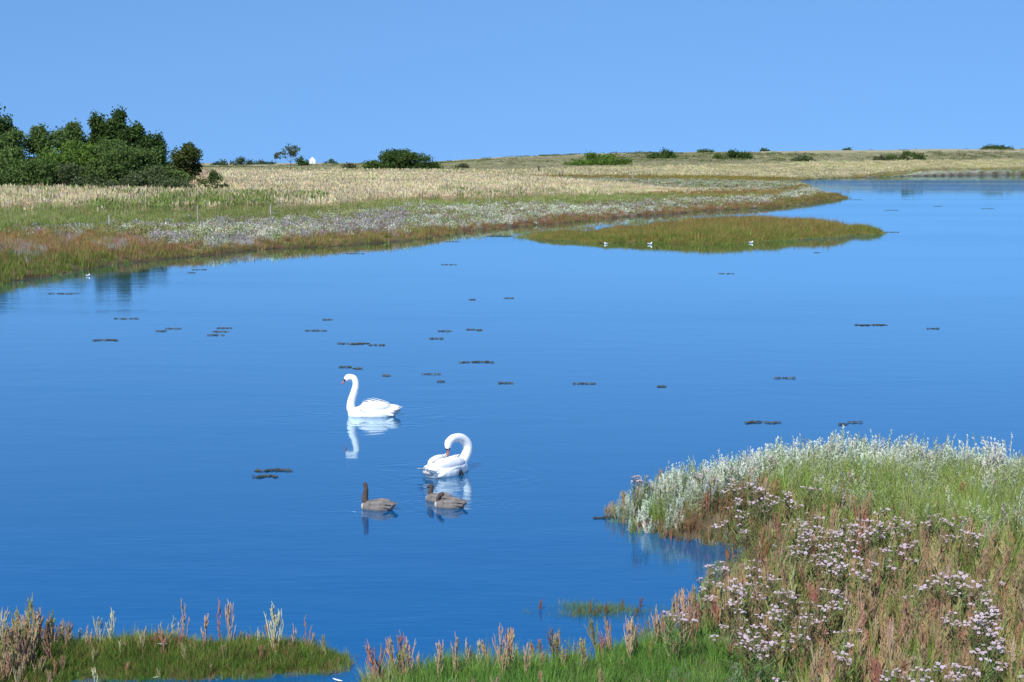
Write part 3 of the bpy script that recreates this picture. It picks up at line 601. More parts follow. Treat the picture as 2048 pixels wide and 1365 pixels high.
for a in [
    ('tree', 'dark tree cut off by the left edge of the photo', 'tree', -14, 162, 208, 84, 'dark', 9000, .20, 10, .2),
    ('shrub', 'rounded olive scrub bush nearest the left edge, below the cut off dark tree', 'shrub', 20, 152, 262, 150, 'scrub', 15000, .15, 16, .1),
    ('shrub', 'domed green scrub bush just left of the pale green tree', 'shrub', 88, 154, 256, 110, 'scrub', 13000, .15, 14, .1),
    ('tree', 'lighter green broad tree left of the tallest dark tree', 'tree', 147, 158, 246, 110, 'scrub', 15000, .16, 17, .1),
    ('tree', 'narrow dark tree crown pressed against the left of the tallest tree', 'tree', 190, 161, 230, 66, 'dark', 8000, .16, 10, .15),
    ('tree', 'tallest dark green tree with ragged top in the left clump', 'tree', 236, 160, 222, 88, 'dark', 14000, .17, 16, .12),
    ('tree', 'dark tree sloping down on the right shoulder of the tallest tree', 'tree', 280, 158, 252, 92, 'dark', 12000, .16, 14, .08),
    ('sapling', 'thin wispy sapling sticking up at the right end of the big clump', 'tree', 321, 158, 266, 34, 'dark', 1300, .14, 5, .3),
    ('shrub', 'wide low green shrub in front of the narrow dark tree', 'shrub', 140, 148, 284, 170, 'bright', 17000, .13, 18, .05),
    ('shrub', 'broad green shrub in front of the tallest tree', 'shrub', 228, 147, 282, 170, 'scrub', 17000, .13, 18, .05),
    ('shrub', 'green shrub at the right foot of the big clump', 'shrub', 304, 149, 298, 116, 'scrub', 12500, .13, 14, .05),
    ('shrub', 'low green shrub in the left corner of the dry field', 'shrub', 40, 145, 296, 190, 'scrub', 17000, .13, 18, .02),
    ('willow_shrub', 'grey green willow shrub low at the front edge of the clump', 'shrub', 150, 143, 330, 150, 'willow', 7500, .11, 12, .02),
    ('willow_shrub', 'pale thin willow shrub straggling into the dry grass right of the clump', 'shrub', 300, 143, 336, 150, 'willow', 6000, .11, 12, .02),
    ('tree', 'small brown green tree standing apart right of the big clump', 'tree', 372, 168, 291, 84, 'rust', 6500, .15, 9, .15),
    ('shrub', 'small very dark shrub alone in the dry grass', 'shrub', 426, 148, 345, 54, 'dark', 2200, .11, 7, .02),
    ('bush', 'big dark green rounded bush on the horizon left of centre', 'bush', 803, 430, 303, 128, 'dark', 17000, .28, 20, .03),
    ('bush', 'low spreading bright green bush on the slope right of centre', 'bush', 1188, 560, 310, 116, 'bright', 6500, .36, 13, .02),
    ('bush', 'dark bush with ragged top just right of the bright green bush', 'bush', 1327, 660, 304, 70, 'dark', 2600, .40, 8, .05),
    ('bush', 'dark rounded bush on the skyline above the dry grass point', 'bush', 1466, 640, 305, 84, 'dark', 2800, .38, 8, .05),
    ('bush', 'grey green low bush between the skyline bush and the far water', 'bush', 1606, 600, 315, 50, 'willow', 1400, .34, 7, .02),
    ('bush', 'dark brown spreading bush above the far right bank', 'bush', 1812, 600, 305, 78, 'dark', 1800, .36, 7, .02),
    ('bush', 'small olive bush left of the brown spreading bush', 'bush', 1766, 590, 314, 40, 'heath', 900, .34, 6, .02),
    ('bush', 'tiny dark bush on the ridge, leftmost of the skyline specks', 'bush', 1410, 860, 301, 30, 'dark', 700, .42, 5, .05),
    ('bush', 'tiny dark bush on the ridge, second of the skyline specks', 'bush', 1527, 880, 299.5, 20, 'dark', 420, .40, 4, .05),
    ('bush', 'tiny dark bush on the ridge above the far water', 'bush', 1697, 890, 297.5, 20, 'dark', 420, .40, 4, .05),
    ('bush', 'long flat dark thicket on the ridge near the right edge', 'bush', 1994, 890, 293, 56, 'dark', 1500, .42, 9, .02),
    ('bush', 'small grey green bush in the pale field below the ridge', 'bush', 926, 520, 332, 26, 'heath', 800, .30, 5, .02),
    ('bush', 'low olive bush left of the tallest skyline bush in the dry field', 'bush', 700, 470, 332, 30, 'heath', 700, .3, 5, .02),
    ('tree', 'distant tree at the left end of the thin treeline', 'tree', 447, 1050, 323, 40, 'far', 900, .55, 6, .05),
    ('tree', 'distant tree with the highest crown of the thin treeline', 'tree', 484, 1080, 318, 44, 'far', 1300, .55, 7, .05),
    ('tree', 'distant tree at the right end of the thin treeline beside the lone tree', 'tree', 524, 1100, 323, 44, 'far', 1000, .55, 7, .05),
    ('tree', 'distant tree right of the small white gable', 'tree', 662, 1150, 321, 24, 'far', 700, .5, 5, .05),
    ('tree', 'distant low tree left of the small white gable', 'tree', 604, 700, 317, 26, 'dark', 800, .38, 5, .05),
]:
    plant_tree(*a, group=LG if a[3] < 440 else ('far bushes and trees on the skyline' if a[4] > 400 else None))
def lone_tree():
    X, Y, zt = at_dist(580, 289, 415); z0 = tz(X, Y); ht = zt - z0; root = thing('lone_tree', 'lone sparse tree with rusty leaves and bare twigs in the dry field', 'tree', (X, Y, z0))
    m = MB(); rr = random.Random(5); tips = []
    def br(p, d, ln, r, dep):
        q = p + d * ln; m.tube([p, p.lerp(q, .5) + Vector((rr.uniform(-.06, .06), rr.uniform(-.06, .06), 0)) * ln, q], [r, r * .8, r * .6], 5)
        if dep == 0: tips.append(q); return
        for _ in range(4 if dep == 3 else 3):
            a = rr.uniform(0, 6.283); e = (d * .65 + Vector((math.cos(a), math.sin(a), rr.uniform(-.5, .65))) * .8).normalized(); br(q, e, ln * rr.uniform(.62, .82), r * .6, dep - 1)
    br(Vector((0, 0, -.2)), Vector((.02, 0, 1)), ht * .5, .17, 4)
    mw = max(abs(p[0]) for p in m.v); mz = max(p[2] for p in m.v); kx = (62 * 415 / FPX / 2) / mw; kz = ht / mz; m.v = [(p[0] * kx if p[2] > 1 else p[0], p[1] * kx if p[2] > 1 else p[1], p[2] * kz) for p in m.v]
    link('trunk', m.mesh('trunk', M_BARK, True), root); c = MB()
    for t in tips:
        if rr.random() < .7:
            for _ in range(16):
                p = Vector((t.x * kx, t.y * kx, t.z * kz)) + Vector((rr.gauss(0, .28), rr.gauss(0, .28), rr.gauss(0, .18))); u = Vector((rr.gauss(0, 1), rr.gauss(0, 1), rr.gauss(0, 1))).normalized() * .15; c.quad(p, u, u.orthogonal() * .8)
    me = c.mesh('crown', M_LEAF['rust']); a = me.attributes.new('rnd', 'FLOAT', 'FACE'); a.data.foreach_set('value', np.clip(rng.normal(.55, .2, len(me.polygons)), 0, 1).astype('f')); link('crown', me, root)
lone_tree()
# small dark tussocks and seedling shrubs dotted over the far fields: nobody could count them
def scatter_heath():
    n = 16000; r = rng.uniform(430, 900, n); a = rng.uniform(R(-23), R(23), n); x = np.sin(a) * r; y = np.cos(a) * r; z, s, k = terrain(x, y); px, py = proj(x, y, z)
    ok = (k == 0) & (s > 14) & (y < 850) & ((fbm(x / 26, y / 45, 91) + .10 * ((py > 308) & (py < 326)) > .575) | (rng.random(n) < .02)) & ~((px > 1250) & (py > 327)); x, y, z = x[ok], y[ok], z[ok]; n = len(x)
    grow('heath_scrub', 'far_leafy', np.stack([x, y, z - .35], 1), rng.uniform(1.6, 3.4, n), pick_cols(n, [(3, (.10, .14, .045)), (2, (.15, .18, .07)), (1, (.17, .14, .08))]), 'low dark heath scrub dotted over the far fields and ridge', wide=rng.uniform(1.2, 2.6, n))
    n = 700; r = rng.uniform(150, 330, n); a = rng.uniform(R(-14), R(4), n); x = np.sin(a) * r; y = np.cos(a) * r; z, s, k = terrain(x, y); zn, px, py = north_zone(x, y, z)
    ok = (zn == 5) & (rng.random(n) < .3); x, y, z = x[ok], y[ok], z[ok]
    grow('dock_stems', 'far_spiky', np.stack([x, y, z + .35], 1), rng.uniform(1.0, 1.9, len(x)), pick_cols(len(x), [(1, (.14, .09, .05)), (1, (.2, .14, .07))]), 'dark brown dock stems scattered in the dry field', .05)
scatter_heath()

# ------------------------------------------------------------------ fence posts, far gable
M_WOOD = principled('weathered_wood', (.40, .38, .33), .9, (.24, .22, .18), bump=.5, scale=14)
M_WOODD = principled('dark_wood', (.10, .085, .07), .9, (.05, .04, .035), bump=.5, scale=14)
def post(px, ybase, ytop, wpx, label, dark=False, lean=0, wire=False):
    z = .5
    for _ in range(8): X, Y = at(px, ybase, z); z = tz(X, Y)
    ht = at_dist(px, ytop, Y)[2] - z; w_ = max(wpx * .7 * Y / FPX, .07); m = MB(); k = 7; V = []; F = []
    for i, (t, q) in enumerate(((-.3 / ht, 1), (.5, .97), (.96, .93), (1, .70))):
        for j in range(k):
            a = 6.283 * j / k; V.append((math.cos(a) * w_ / 2 * q * (1 + .1 * math.sin(3 * j + i)) + lean * t * ht, math.sin(a) * w_ / 2 * q, t * ht + (.03 * math.cos(a) if i == 3 else 0)))
    for i in range(3):
        for j in range(k): F.append((i * k + j, i * k + (j + 1) % k, (i + 1) * k + (j + 1) % k, (i + 1) * k + j))
    F.append(tuple(3 * k + j for j in range(k))); m.add(V, F); o = link('fence_post', m.mesh('fence_post', M_WOODD if dark else M_WOOD), None, (X, Y, z))
    tag(o, label, 'post', 'old fence posts along the far bank')
for a in [(219, 455, 430, 6, 'pale short fence post nearest the left bank, above the red marsh'), (396, 449, 411, 4, 'thin grey fence post second from the left'), (542, 437, 410, 5, 'pale fence post third from the left at the silver band'),
          (843, 419, 397, 5, 'pale fence post in the green strip below the big dark bush'), (979, 412, 389, 3.5, 'thin pale fence post right of centre above the silver band'), (1266, 362, 343, 3, 'thin pale stake among the silver patch on the far point'),
          (1298, 375, 356, 3, 'grey stake right of the thin pale stake on the far point'), (1077, 350, 332, 5, 'stout dark post on the horizon line right of centre', True), (1119, 358, 346, 3, 'left one of the close pair of dark stakes', True, .05),
          (1125, 358, 347, 3, 'right one of the close pair of dark stakes', True, -.05), (1048, 350, 341, 2.5, 'thin dark stake left of the stout dark post', True), (1101, 351, 340, 2.5, 'thin dark stake between the stout dark post and the stake pair', True),
          (1875, 334, 321, 3, 'dark post in the dry grass of the far right bank', True)]: post(*a)
def gable():
    X, Y, zt = at_dist(625, 314, 1250); z0 = tz(X, Y); hh = zt - z0; root = thing('white_house', 'tiny white gabled house far off beside the lone tree', 'house', (X, Y, z0), .2)
    wm = principled('whitewash', (.8, .8, .78), .8, (.72, .72, .70)); rm = principled('slate', (.5, .5, .52), .7, (.42, .42, .45)); hw = 2.3; e = hh * .55
    m = MB(); m.add([(-hw, 0, 0), (hw, 0, 0), (hw, 0, e), (0, 0, hh - .15), (-hw, 0, e), (-hw, 7, 0), (hw, 7, 0), (hw, 7, e), (0, 7, hh - .15), (-hw, 7, e)], [(0, 1, 2, 3, 4), (9, 8, 7, 6, 5), (0, 5, 6, 1), (1, 6, 7, 2), (4, 9, 5, 0), (2, 7, 8, 3), (3, 8, 9, 4)]); link('wall', m.mesh('wall', wm), root)
    m = MB()
    for s in (-1, 1): m.add([(0, .25, hh), (0, 7.2, hh), (s * (hw + .25), 7.2, e - .15), (s * (hw + .25), .25, e - .15), (0, .25, hh - .12), (0, 7.2, hh - .12), (s * (hw + .2), 7.2, e - .28), (s * (hw + .2), .25, e - .28)], [(0, 1, 2, 3), (7, 6, 5, 4), (0, 3, 7, 4), (1, 5, 6, 2), (3, 2, 6, 7)])
    link('roof', m.mesh('roof', rm), root)
    m = MB(); dk = principled('grey_door', (.45, .47, .5), .5); m.add([(-.4, -.03, 0), (.4, -.03, 0), (.4, -.03, 1.9), (-.4, -.03, 1.9), (-.4, .02, 0), (.4, .02, 0), (.4, .02, 1.9), (-.4, .02, 1.9)], [(0, 1, 2, 3), (0, 3, 7, 4), (1, 5, 6, 2), (3, 2, 6, 7)]); link('door', m.mesh('door', dk), root)
gable()

# ------------------------------------------------------------------ floating weed mats, gulls
M_WEED = principled('floating_weed', (.04, .04, .02), .6, (.012, .016, .009), spec=.5, scale=9)
def weed(px, py, wpx, label, dep=1.0, n=None):
    if 'faint' in label or 'thin' in label or 'streak' in label or wpx < 50: dep = .4
    X, Y = at(px, py); W = wpx * Y / FPX; D = W * .55 * dep; m = MB(); n = n or max(9, int(W * 26)); rr = random.Random(int(px * 7 + py)); nl = 9; lum = [(-.45 + .9 * i / (nl - 1) + rr.uniform(-.03, .03), .26 * math.sin(i * .8 + px) * rr.uniform(.5, 1), rr.choice((.04, .06, .10, .2))) for i in range(nl)]
    for _ in range(n * 2):
        cx, cy, cr = lum[_ % nl]; a = rr.uniform(0, 6.283); q = cr * math.sqrt(rr.random()); x = (cx + q * math.cos(a) * 1.3) * W; y = (cy * .7 + q * math.sin(a)) * D; x = max(-W / 2, min(W / 2, x)); r = rr.uniform(.014, .045) * (1 + Y / 90) * (.62 if dep < 1 else .85); z = rr.uniform(.004, .022); k = 6; ph = rr.uniform(0, 6.28); el = rr.uniform(.5, 1)
        V = [(x, y, z + .012)] + [(x + r * 1.5 * math.cos(6.283 * j / k) * rr.uniform(.6, 1.2), y + r * el * math.sin(6.283 * j / k) * rr.uniform(.6, 1.2), z * .4) for j in range(k)]
        m.add(V, [(0, 1 + j, 1 + (j + 1) % k) for j in range(k)] + [tuple(range(k, 0, -1))])
    o = link('weed_mat', m.mesh('weed_mat', M_WEED), None, (X, Y, 0.002)); tag(o, label, 'water weed', 'dark weed mats afloat on the lagoon')
for a in [(126, 588, 62, 'long thin weed mat just right of the left shore, below the bank reflection'), (253, 638, 46, 'weed streak below the reflection of the tall trees'), (212, 681, 50, 'dark weed mat leftmost of those in open water'),
          (346, 658, 28, 'short weed streak left of the trio of small mats'), (322, 663, 20, 'faint tiny weed scrap beside the short streak'), (448, 657, 28, 'upper mat of the trio of small weed mats'), (441, 664, 30, 'middle mat of the trio of small weed mats'), (432, 671, 34, 'lower mat of the trio of small weed mats'),
          (632, 662, 40, 'faint weed streak above left of the brown mat'), (655, 640, 22, 'faint weed scrap highest above the brown mat'), (706, 688, 60, 'largest brown weed mat above the upright swan'), (754, 691, 30, 'thin weed mat touching the right of the brown mat'), (890, 663, 27, 'thick short weed mat right of the brown mat'),
          (942, 660, 20, 'left one of a close pair of small weed scraps'), (959, 661, 10, 'right one of a close pair of small weed scraps'), (872, 678, 26, 'faint weed streak under the thick short mat'), (953, 725, 64, 'long dark weed mat upper right of the upright swan'), (1014, 767, 30, 'small weed mat between the long dark mat and the oval one'),
          (1168, 768, 46, 'oval dark weed mat right of centre'), (1018, 597, 20, 'small weed scrap in the middle of the upper lagoon'), (1743, 651, 60, 'long weed mat far out on the right side'), (1570, 757, 40, 'weed mat midway between the bank and the far right mat'), (1526, 846, 68, 'weed mat just beyond the crest of the near bank'),
          (1709, 846, 26, 'right piece of the two weed mats behind the silver crest'), (1685, 850, 14, 'left tiny piece of the two weed mats behind the silver crest'), (551, 942, 74, 'broad weed mat left of the preening swan'), (532, 954, 50, 'lower weed mat touching the broad one'), (689, 735, 26, 'thin weed streak directly above the swan head'),
          (717, 738, 16, 'weed scrap just above and right of the swan head'), (862, 749, 36, 'faint weed streak left of the small oval mat'), (772, 752, 14, 'tiny weed scrap right of the upright swan neck'), (882, 764, 14, 'tiny weed scrap below the faint streak'), (1323, 774, 14, 'tiny weed scrap right of the oval mat'), (1776, 465, 46, 'dark weed strand trailing from the tip of the island'),
          (710, 508, 34, 'weed streak near the far bank at left'), (898, 530, 30, 'faint weed streak near the island at left'), (399, 540, 28, 'weed scrap by the reflected bank'), (384, 546, 14, 'tiny weed scrap by the reflected bank'), (905, 484, 28, 'weed strand against the shore left of the island'), (1452, 548, 30, 'faint weed streak below the island'),
          (1634, 506, 12, 'weed speck under the right half of the island'), (1866, 658, 22, 'faint weed streak near the right edge'), (1783, 421, 26, 'far weed streak beyond the island tip'), (1876, 413, 18, 'far weed streak right of the island'), (1976, 418, 26, 'far weed streak nearest the right edge'), (1216, 1037, 54, 'thin weed strand off the silver point'),
          (1712, 400, 22, 'dark weed strand off the tip of the grassy spit'), (1000, 473, 50, 'weed raft at the mouth of the narrow channel'), (945, 600, 10, 'weed speck left of the small upper scrap')]: weed(*a)

M_WHITE = principled('white_feather', (.83, .83, .81), .75, (.76, .77, .77), spec=.2, scale=22)
M_WING = principled('wing_feather', (.84, .84, .83), .75, (.66, .67, .69), spec=.2, scale=9)
M_GREYF = principled('grey_feather', (.50, .50, .50), .8, (.38, .39, .40), spec=.2)
M_BLACK = principled('black_skin', (.012, .012, .014), .45, spec=.5)
M_ORANGE = principled('orange_bill', (.48, .15, .09), .45, (.36, .10, .06), spec=.5, scale=30)
M_EYE = principled('dark_eye', (.01, .008, .006), .1, spec=.8)
M_CYG = principled('cygnet_down', (.22, .195, .18), .9, (.11, .098, .09), scale=16)
M_CYGD = principled('cygnet_dark_down', (.085, .062, .052), .9, (.05, .038, .032), scale=20)
M_BUFF = principled('buff_down', (.50, .45, .39), .9, (.40, .35, .30), scale=20)

# ------------------------------------------------------------------ swans: one continuous skin from tail to forehead
def skinned(name, rings, k, mat, parent, mi=None):
    """rings: (centre, half width, half height, up-axis, side-axis)"""
    m = MB(); V = []; F = []; n = len(rings)
    for c, a, b, up, side in rings:
        c = Vector(c)
        for j in range(k):
            t = 2 * math.pi * j / k; V.append(c + side * (a * math.sin(t)) + up * (b * math.cos(t)))
    for i in range(n - 1):
        for j in range(k): F.append((i * k + j, i * k + (j + 1) % k, (i + 1) * k + (j + 1) % k, (i + 1) * k + j))
    F.append(tuple(range(k))[::-1]); F.append(tuple((n - 1) * k + j for j in range(k))); m.add(V, F)
    me = m.mesh(name, mat, True); return link(name, me, parent)
def remesh_body(name, m, mat, parent, voxel):
    me = m.mesh(name, mat, True); o = bpy.data.objects.new(name, me); COL.objects.link(o)
    r = o.modifiers.new('r', 'REMESH'); r.mode = 'VOXEL'; r.voxel_size = voxel; r.use_smooth_shade = True
    q = o.modifiers.new('s', 'SMOOTH'); q.factor = .5; q.iterations = 7
    dg = bpy.context.evaluated_depsgraph_get(); dg.update(); nm = bpy.data.meshes.new_from_object(o.evaluated_get(dg)); nm.name = name
    for p in nm.polygons: p.use_smooth = True
    o.modifiers.clear(); o.data = nm; nm.materials.clear()
    for x in (mat if isinstance(mat, list) else [mat]): nm.materials.append(x)
    o.parent = parent; return o
def cat(P, n):
    """smooth curve through points"""
    P = [Vector(p) for p in P]; Q = [P[0] * 2 - P[1]] + P + [P[-1] * 2 - P[-2]]; out_ = []
    for i in range(1, len(Q) - 2):
        for j in range(n):
            t = j / n; a, b, c, d = Q[i - 1:i + 3]; out_.append(.5 * ((2 * b) + (c - a) * t + (2 * a - 5 * b + 4 * c - d) * t * t + (3 * b - a - 3 * c + d) * t**3))
    out_.append(P[-1]); return out_
def feather(m, p, fwd, up, ln, wd, mi=0, bend=.12):
    """one shaped feather: pointed oval with a little thickness and bend; runs from p backwards"""
    fwd = fwd.normalized(); side = fwd.cross(up).normalized(); up = side.cross(fwd); V = []; F = []
    prof = ((0, .35), (.3, .95), (.65, 1), (.88, .7), (1, .15))
    for t, w_ in prof:
        c = p - fwd * ln * t + up * (-bend * ln * t * t)
        V += [c - side * wd * w_ * .5, c + up * wd * .13 * w_, c + side * wd * w_ * .5]
    for i in range(4): F += [(3 * i, 3 * i + 1, 3 * i + 4, 3 * i + 3), (3 * i + 1, 3 * i + 2, 3 * i + 5, 3 * i + 4)]
    m.add(V, F, mi=mi)
def swan(label, loc, rz, neck, headdir, foot=False, wing_lift=0.0, tail_mat=M_GREYF, nr=.050):
    root = thing('swan', label, 'swan', (loc[0], loc[1], 0), rz, 'adult swans on the lagoon')
    m = MB()
    m.ellipsoid((-.02, 0, .06), (.38, .20, .155)); m.ellipsoid((.20, 0, .035), (.20, .16, .115)); m.ellipsoid((-.26, 0, .10), (.20, .13, .085), Euler((0, .18, 0)).to_matrix()); m.ellipsoid((.31, 0, .03), (.12, .11, .10))
    P = cat(neck, 6); n = len(P)
    for i, p in enumerate(P):
        t = i / (n - 1); r = .034 * (1 - t)**2 + nr + .006 * math.sin(3.14 * t); m.ellipsoid(p, (r, r, r), None, 10, 7)
    hd = Vector(headdir).normalized(); hp = P[-1] + hd * .030; q = hd.to_track_quat('X', 'Z').to_matrix(); upv = q @ Vector((0, 0, 1))
    m.ellipsoid(hp, (.078, .052, .058), q, 14, 10); m.ellipsoid(hp + hd * .045 - upv * .008, (.045, .030, .030), q, 12, 8)
    remesh_body('body', m, M_WHITE, root, .011)
    # bill, knob and face
    b = MB(); b0 = hp + hd * .075 - upv * .012; side = q @ Vector((0, 1, 0)); V = []; F = []
    for t, w_, h_ in ((0, .019, .020), (.25, .017, .016), (.6, .0165, .011), (.85, .017, .008), (1, .010, .004)):
        c = b0 + hd * .085 * t - upv * .012 * t
        for j in range(8):
            a = 6.283 * j / 8; V.append(c + side * w_ * math.cos(a) + upv * h_ * math.sin(a))
    for i in range(4):
        for j in range(8): F.append((i * 8 + j, i * 8 + (j + 1) % 8, (i + 1) * 8 + (j + 1) % 8, (i + 1) * 8 + j))
    F.append(tuple(32 + j for j in range(8))); b.add(V, F); bill = link('bill', b.mesh('bill', M_ORANGE, True), root)
    b = MB(); b.ellipsoid(b0 + hd * .085 - upv * .013, (.010, .011, .006), q, 10, 6); link('bill_tip', b.mesh('bill_tip', M_BLACK, True), bill)
    b = MB(); b.ellipsoid(hp + hd * .066 + upv * .014, (.017, .013, .016), q, 10, 8)
    for s in (-1, 1): b.ellipsoid(hp + hd * .052 + side * s * .024 + upv * .002, (.034, .014, .017), q, 10, 6)
    b.ellipsoid(b0, (.010, .022, .021), q, 10, 6); link('face_patch', b.mesh('face_patch', M_BLACK, True), root)
    for s in (-1, 1):
        b = MB(); b.ellipsoid(hp + hd * .026 + side * s * .036 + upv * .010, (.0065, .004, .0065), q, 8, 6); link('eye', b.mesh('eye', M_EYE, True), root)
    # folded wings: a shell covered in overlapping feathers, crossing over the rump
    for s in (-1, 1):
        wm = MB(); rr = random.Random(3 + s); wm.ellipsoid((-.03, s * .105, .155), (.27, .085, .105), Euler((s * -.35, .06, s * .13)).to_matrix(), 18, 12)
        for row, (z0, ln, wd, nf) in enumerate(((.11, .17, .045, 8), (.165, .18, .05, 8), (.215, .20, .055, 8), (.245, .20, .055, 6))):
            for i in range(nf):
                t = i / (nf - 1); x = .17 - .36 * t; y = s * (.192 - .035 * row - .05 * max(0, t - .5)); z = z0 + .012 - .05 * t * t + .02 * math.sin(3.14 * t) + wing_lift * math.sin(3.14 * min(1, t * 1.2)) * (row > 1)
                feather(wm, Vector((x, y, z)), Vector((1, s * .12, .16)), Vector((0, s * (1 - row * .27), .5 + row * .25)), ln * rr.uniform(.9, 1.1), wd, 0, .10)
        wing = link('wing', wm.mesh('wing', M_WING, True), root)
        pm = MB()
        for i in range(5): feather(pm, Vector((-.22 - .012 * i, s * (.085 - .013 * i), .17 + .008 * i)), Vector((1, s * .22, .02 + .03 * i)), Vector((0, s * .5, 1)), .24 - .012 * i, .042, 0, .03)
        link('primaries', pm.mesh('primaries', M_WING, True), wing)
    t_ = MB()
    for i in range(9):
        a = (i - 4) * .085; feather(t_, Vector((-.32, (i - 4) * .018, .095 + .004 * (4 - abs(i - 4)))), Vector((1, -a * 1.6, -.22)), Vector((0, 0, 1)), .20 - .008 * abs(i - 4), .045, 0, -.05)
    t_.ellipsoid((-.36, 0, .07), (.12, .085, .045), Euler((0, .3, 0)).to_matrix(), 14, 8); link('tail', t_.mesh('tail', tail_mat, True), root)
    if foot:
        f = MB(); f.ellipsoid((.06, -.205, .035), (.024, .022, .05), None, 10, 8)
        f.add([(.06, -.215, .06), (.03, -.235, -.03), (.06, -.24, -.045), (.095, -.235, -.03), (.06, -.232, .055), (.032, -.25, -.028), (.062, -.255, -.043), (.093, -.25, -.028)], [(0, 1, 2), (0, 2, 3), (4, 6, 5), (4, 7, 6), (0, 4, 5, 1), (1, 5, 6, 2), (2, 6, 7, 3), (3, 7, 4, 0)])
        link('foot', f.mesh('foot', M_BLACK, True), root)
    return root
# the upright swan swims to the left; local +x is forward
swan('white swan holding its neck upright, swimming to the left', SW1, R(180), [(.30, 0, .03), (.375, 0, .12), (.365, 0, .26), (.315, 0, .41), (.285, 0, .54), (.315, 0, .645), (.395, 0, .675)], (.80, .05, -.58), wing_lift=.03)
swan('white swan with arched neck, preening its back beside the grey cygnets', SW2, R(53), [(.22, 0, .06), (.35, -.01, .14), (.43, -.02, .25), (.435, -.02, .36), (.33, 0, .455), (.17, .01, .475), (.06, .01, .435)], (-.26, -.05, -.95), foot=True, wing_lift=-.01, nr=.056)

def cygnet(label, loc, rz, neck, headdir, sc=1.0, down=None):
    root = thing('cygnet', label, 'cygnet', (loc[0], loc[1], 0), rz, 'grey cygnets on the lagoon', sc); m = MB()
    m.ellipsoid((0, 0, .03), (.20, .105, .085)); m.ellipsoid((.11, 0, .035), (.10, .085, .08)); m.ellipsoid((-.14, 0, .055), (.10, .065, .045), Euler((0, .25, 0)).to_matrix())
    o = remesh_body('body', m, down or M_CYG, root, .008)
    m = MB(); P = cat(neck, 5); n = len(P)
    for i, p in enumerate(P): m.ellipsoid(p, [.030 * (1 - i / (n - 1)) + .021] * 3, None, 10, 7)
    hd = Vector(headdir).normalized(); q = hd.to_track_quat('X', 'Z').to_matrix(); up = q @ Vector((0, 0, 1)); side = q @ Vector((0, 1, 0)); hp = P[-1] + hd * .015
    m.ellipsoid(hp, (.042, .030, .031), q, 12, 9); nk = remesh_body('neck', m, M_CYGD, root, .007)
    b = MB(); b.tube([hp + hd * .03 - up * .005, hp + hd * .055 - up * .01, hp + hd * .08 - up * .016], [.013, .011, .007], 8); link('bill', b.mesh('bill', M_BLACK, True), root)
    for s in (-1, 1):
        b = MB(); b.ellipsoid(hp + hd * .018 + side * s * .026 + up * .007, (.005, .003, .005), q, 8, 6); link('eye', b.mesh('eye', M_EYE, True), root)
        wm = MB(); wm.ellipsoid((-.03, s * .062, .082), (.13, .038, .045), Euler((s * -.3, .05, s * .12)).to_matrix(), 14, 10)
        for row in range(2):
            for i in range(5): t = i / 4; feather(wm, Vector((.06 - .15 * t, s * (.10 - .02 * row), .07 + .04 * row - .01 * t)), Vector((1, s * .12, .12)), Vector((0, s * (1 - .4 * row), .5 + .3 * row)), .09, .03, 0, .1)
        link('wing', wm.mesh('wing', M_CYG, True), root)
    t_ = MB()
    for i in range(5): feather(t_, Vector((-.17, (i - 2) * .014, .065)), Vector((1, -(i - 2) * .12, -.2)), Vector((0, 0, 1)), .085, .03, 0, -.05)
    link('tail', t_.mesh('tail', M_CYG, True), root)
    b = MB(); b.ellipsoid((.165, 0, .035), (.05, .06, .055)); link('breast', b.mesh('breast', M_BUFF, True), root)
    return root
cygnet('grey cygnet alone on the left, holding its dark neck upright', CY1, R(172), [(.13, 0, .05), (.165, 0, .12), (.155, 0, .20), (.15, 0, .27), (.16, -.005, .305)], (.35, -.9, -.1), 1.0)
cygnet('front cygnet of the huddle below the preening swan', CY2, R(176), [(.12, 0, .05), (.155, 0, .10), (.14, 0, .155), (.10, .01, .19)], (.6, .5, -.45), .92)
cygnet('cygnet half hidden behind the front one, looking left', CY3, R(150), [(.12, 0, .05), (.15, 0, .11), (.13, 0, .18), (.12, 0, .215)], (.9, .1, -.25), .92)

def gull(px, py, label, rz, sc=1.0):
    X, Y = at(px, py); z = max(tz(X, Y), 0); root = thing('gull', label, 'gull', (X, Y, z), rz, 'small white gulls resting at the water edge', sc * .62); m = MB()
    m.ellipsoid((0, 0, .06), (.15, .065, .06)); m.ellipsoid((.09, 0, .10), (.05, .04, .06)); m.ellipsoid((.12, 0, .165), (.042, .034, .034)); remesh_body('body', m, M_WHITE, root, .009)
    for s in (-1, 1):
        w_ = MB(); w_.ellipsoid((-.05, s * .05, .08), (.15, .022, .04), Euler((0, .1, s * .1)).to_matrix(), 12, 8); link('wing', w_.mesh('wing', M_GREYF, True), root)
    b = MB(); b.tube([(.155, 0, .163), (.19, 0, .157)], [.009, .004], 6); link('bill', b.mesh('bill', M_ORANGE, True), root)
gull(1212, 489, 'gull standing upright leftmost at the foot of the island', R(200)); gull(1300, 490, 'gull floating flat below the island', R(10), 1.2)
gull(1445, 487, 'gull standing at the island edge, right of its middle', R(150)); gull(1502, 487, 'gull rightmost along the foot of the island', R(0), 1.1); gull(176, 553, 'gull on the water by the left shore', R(20), .8)

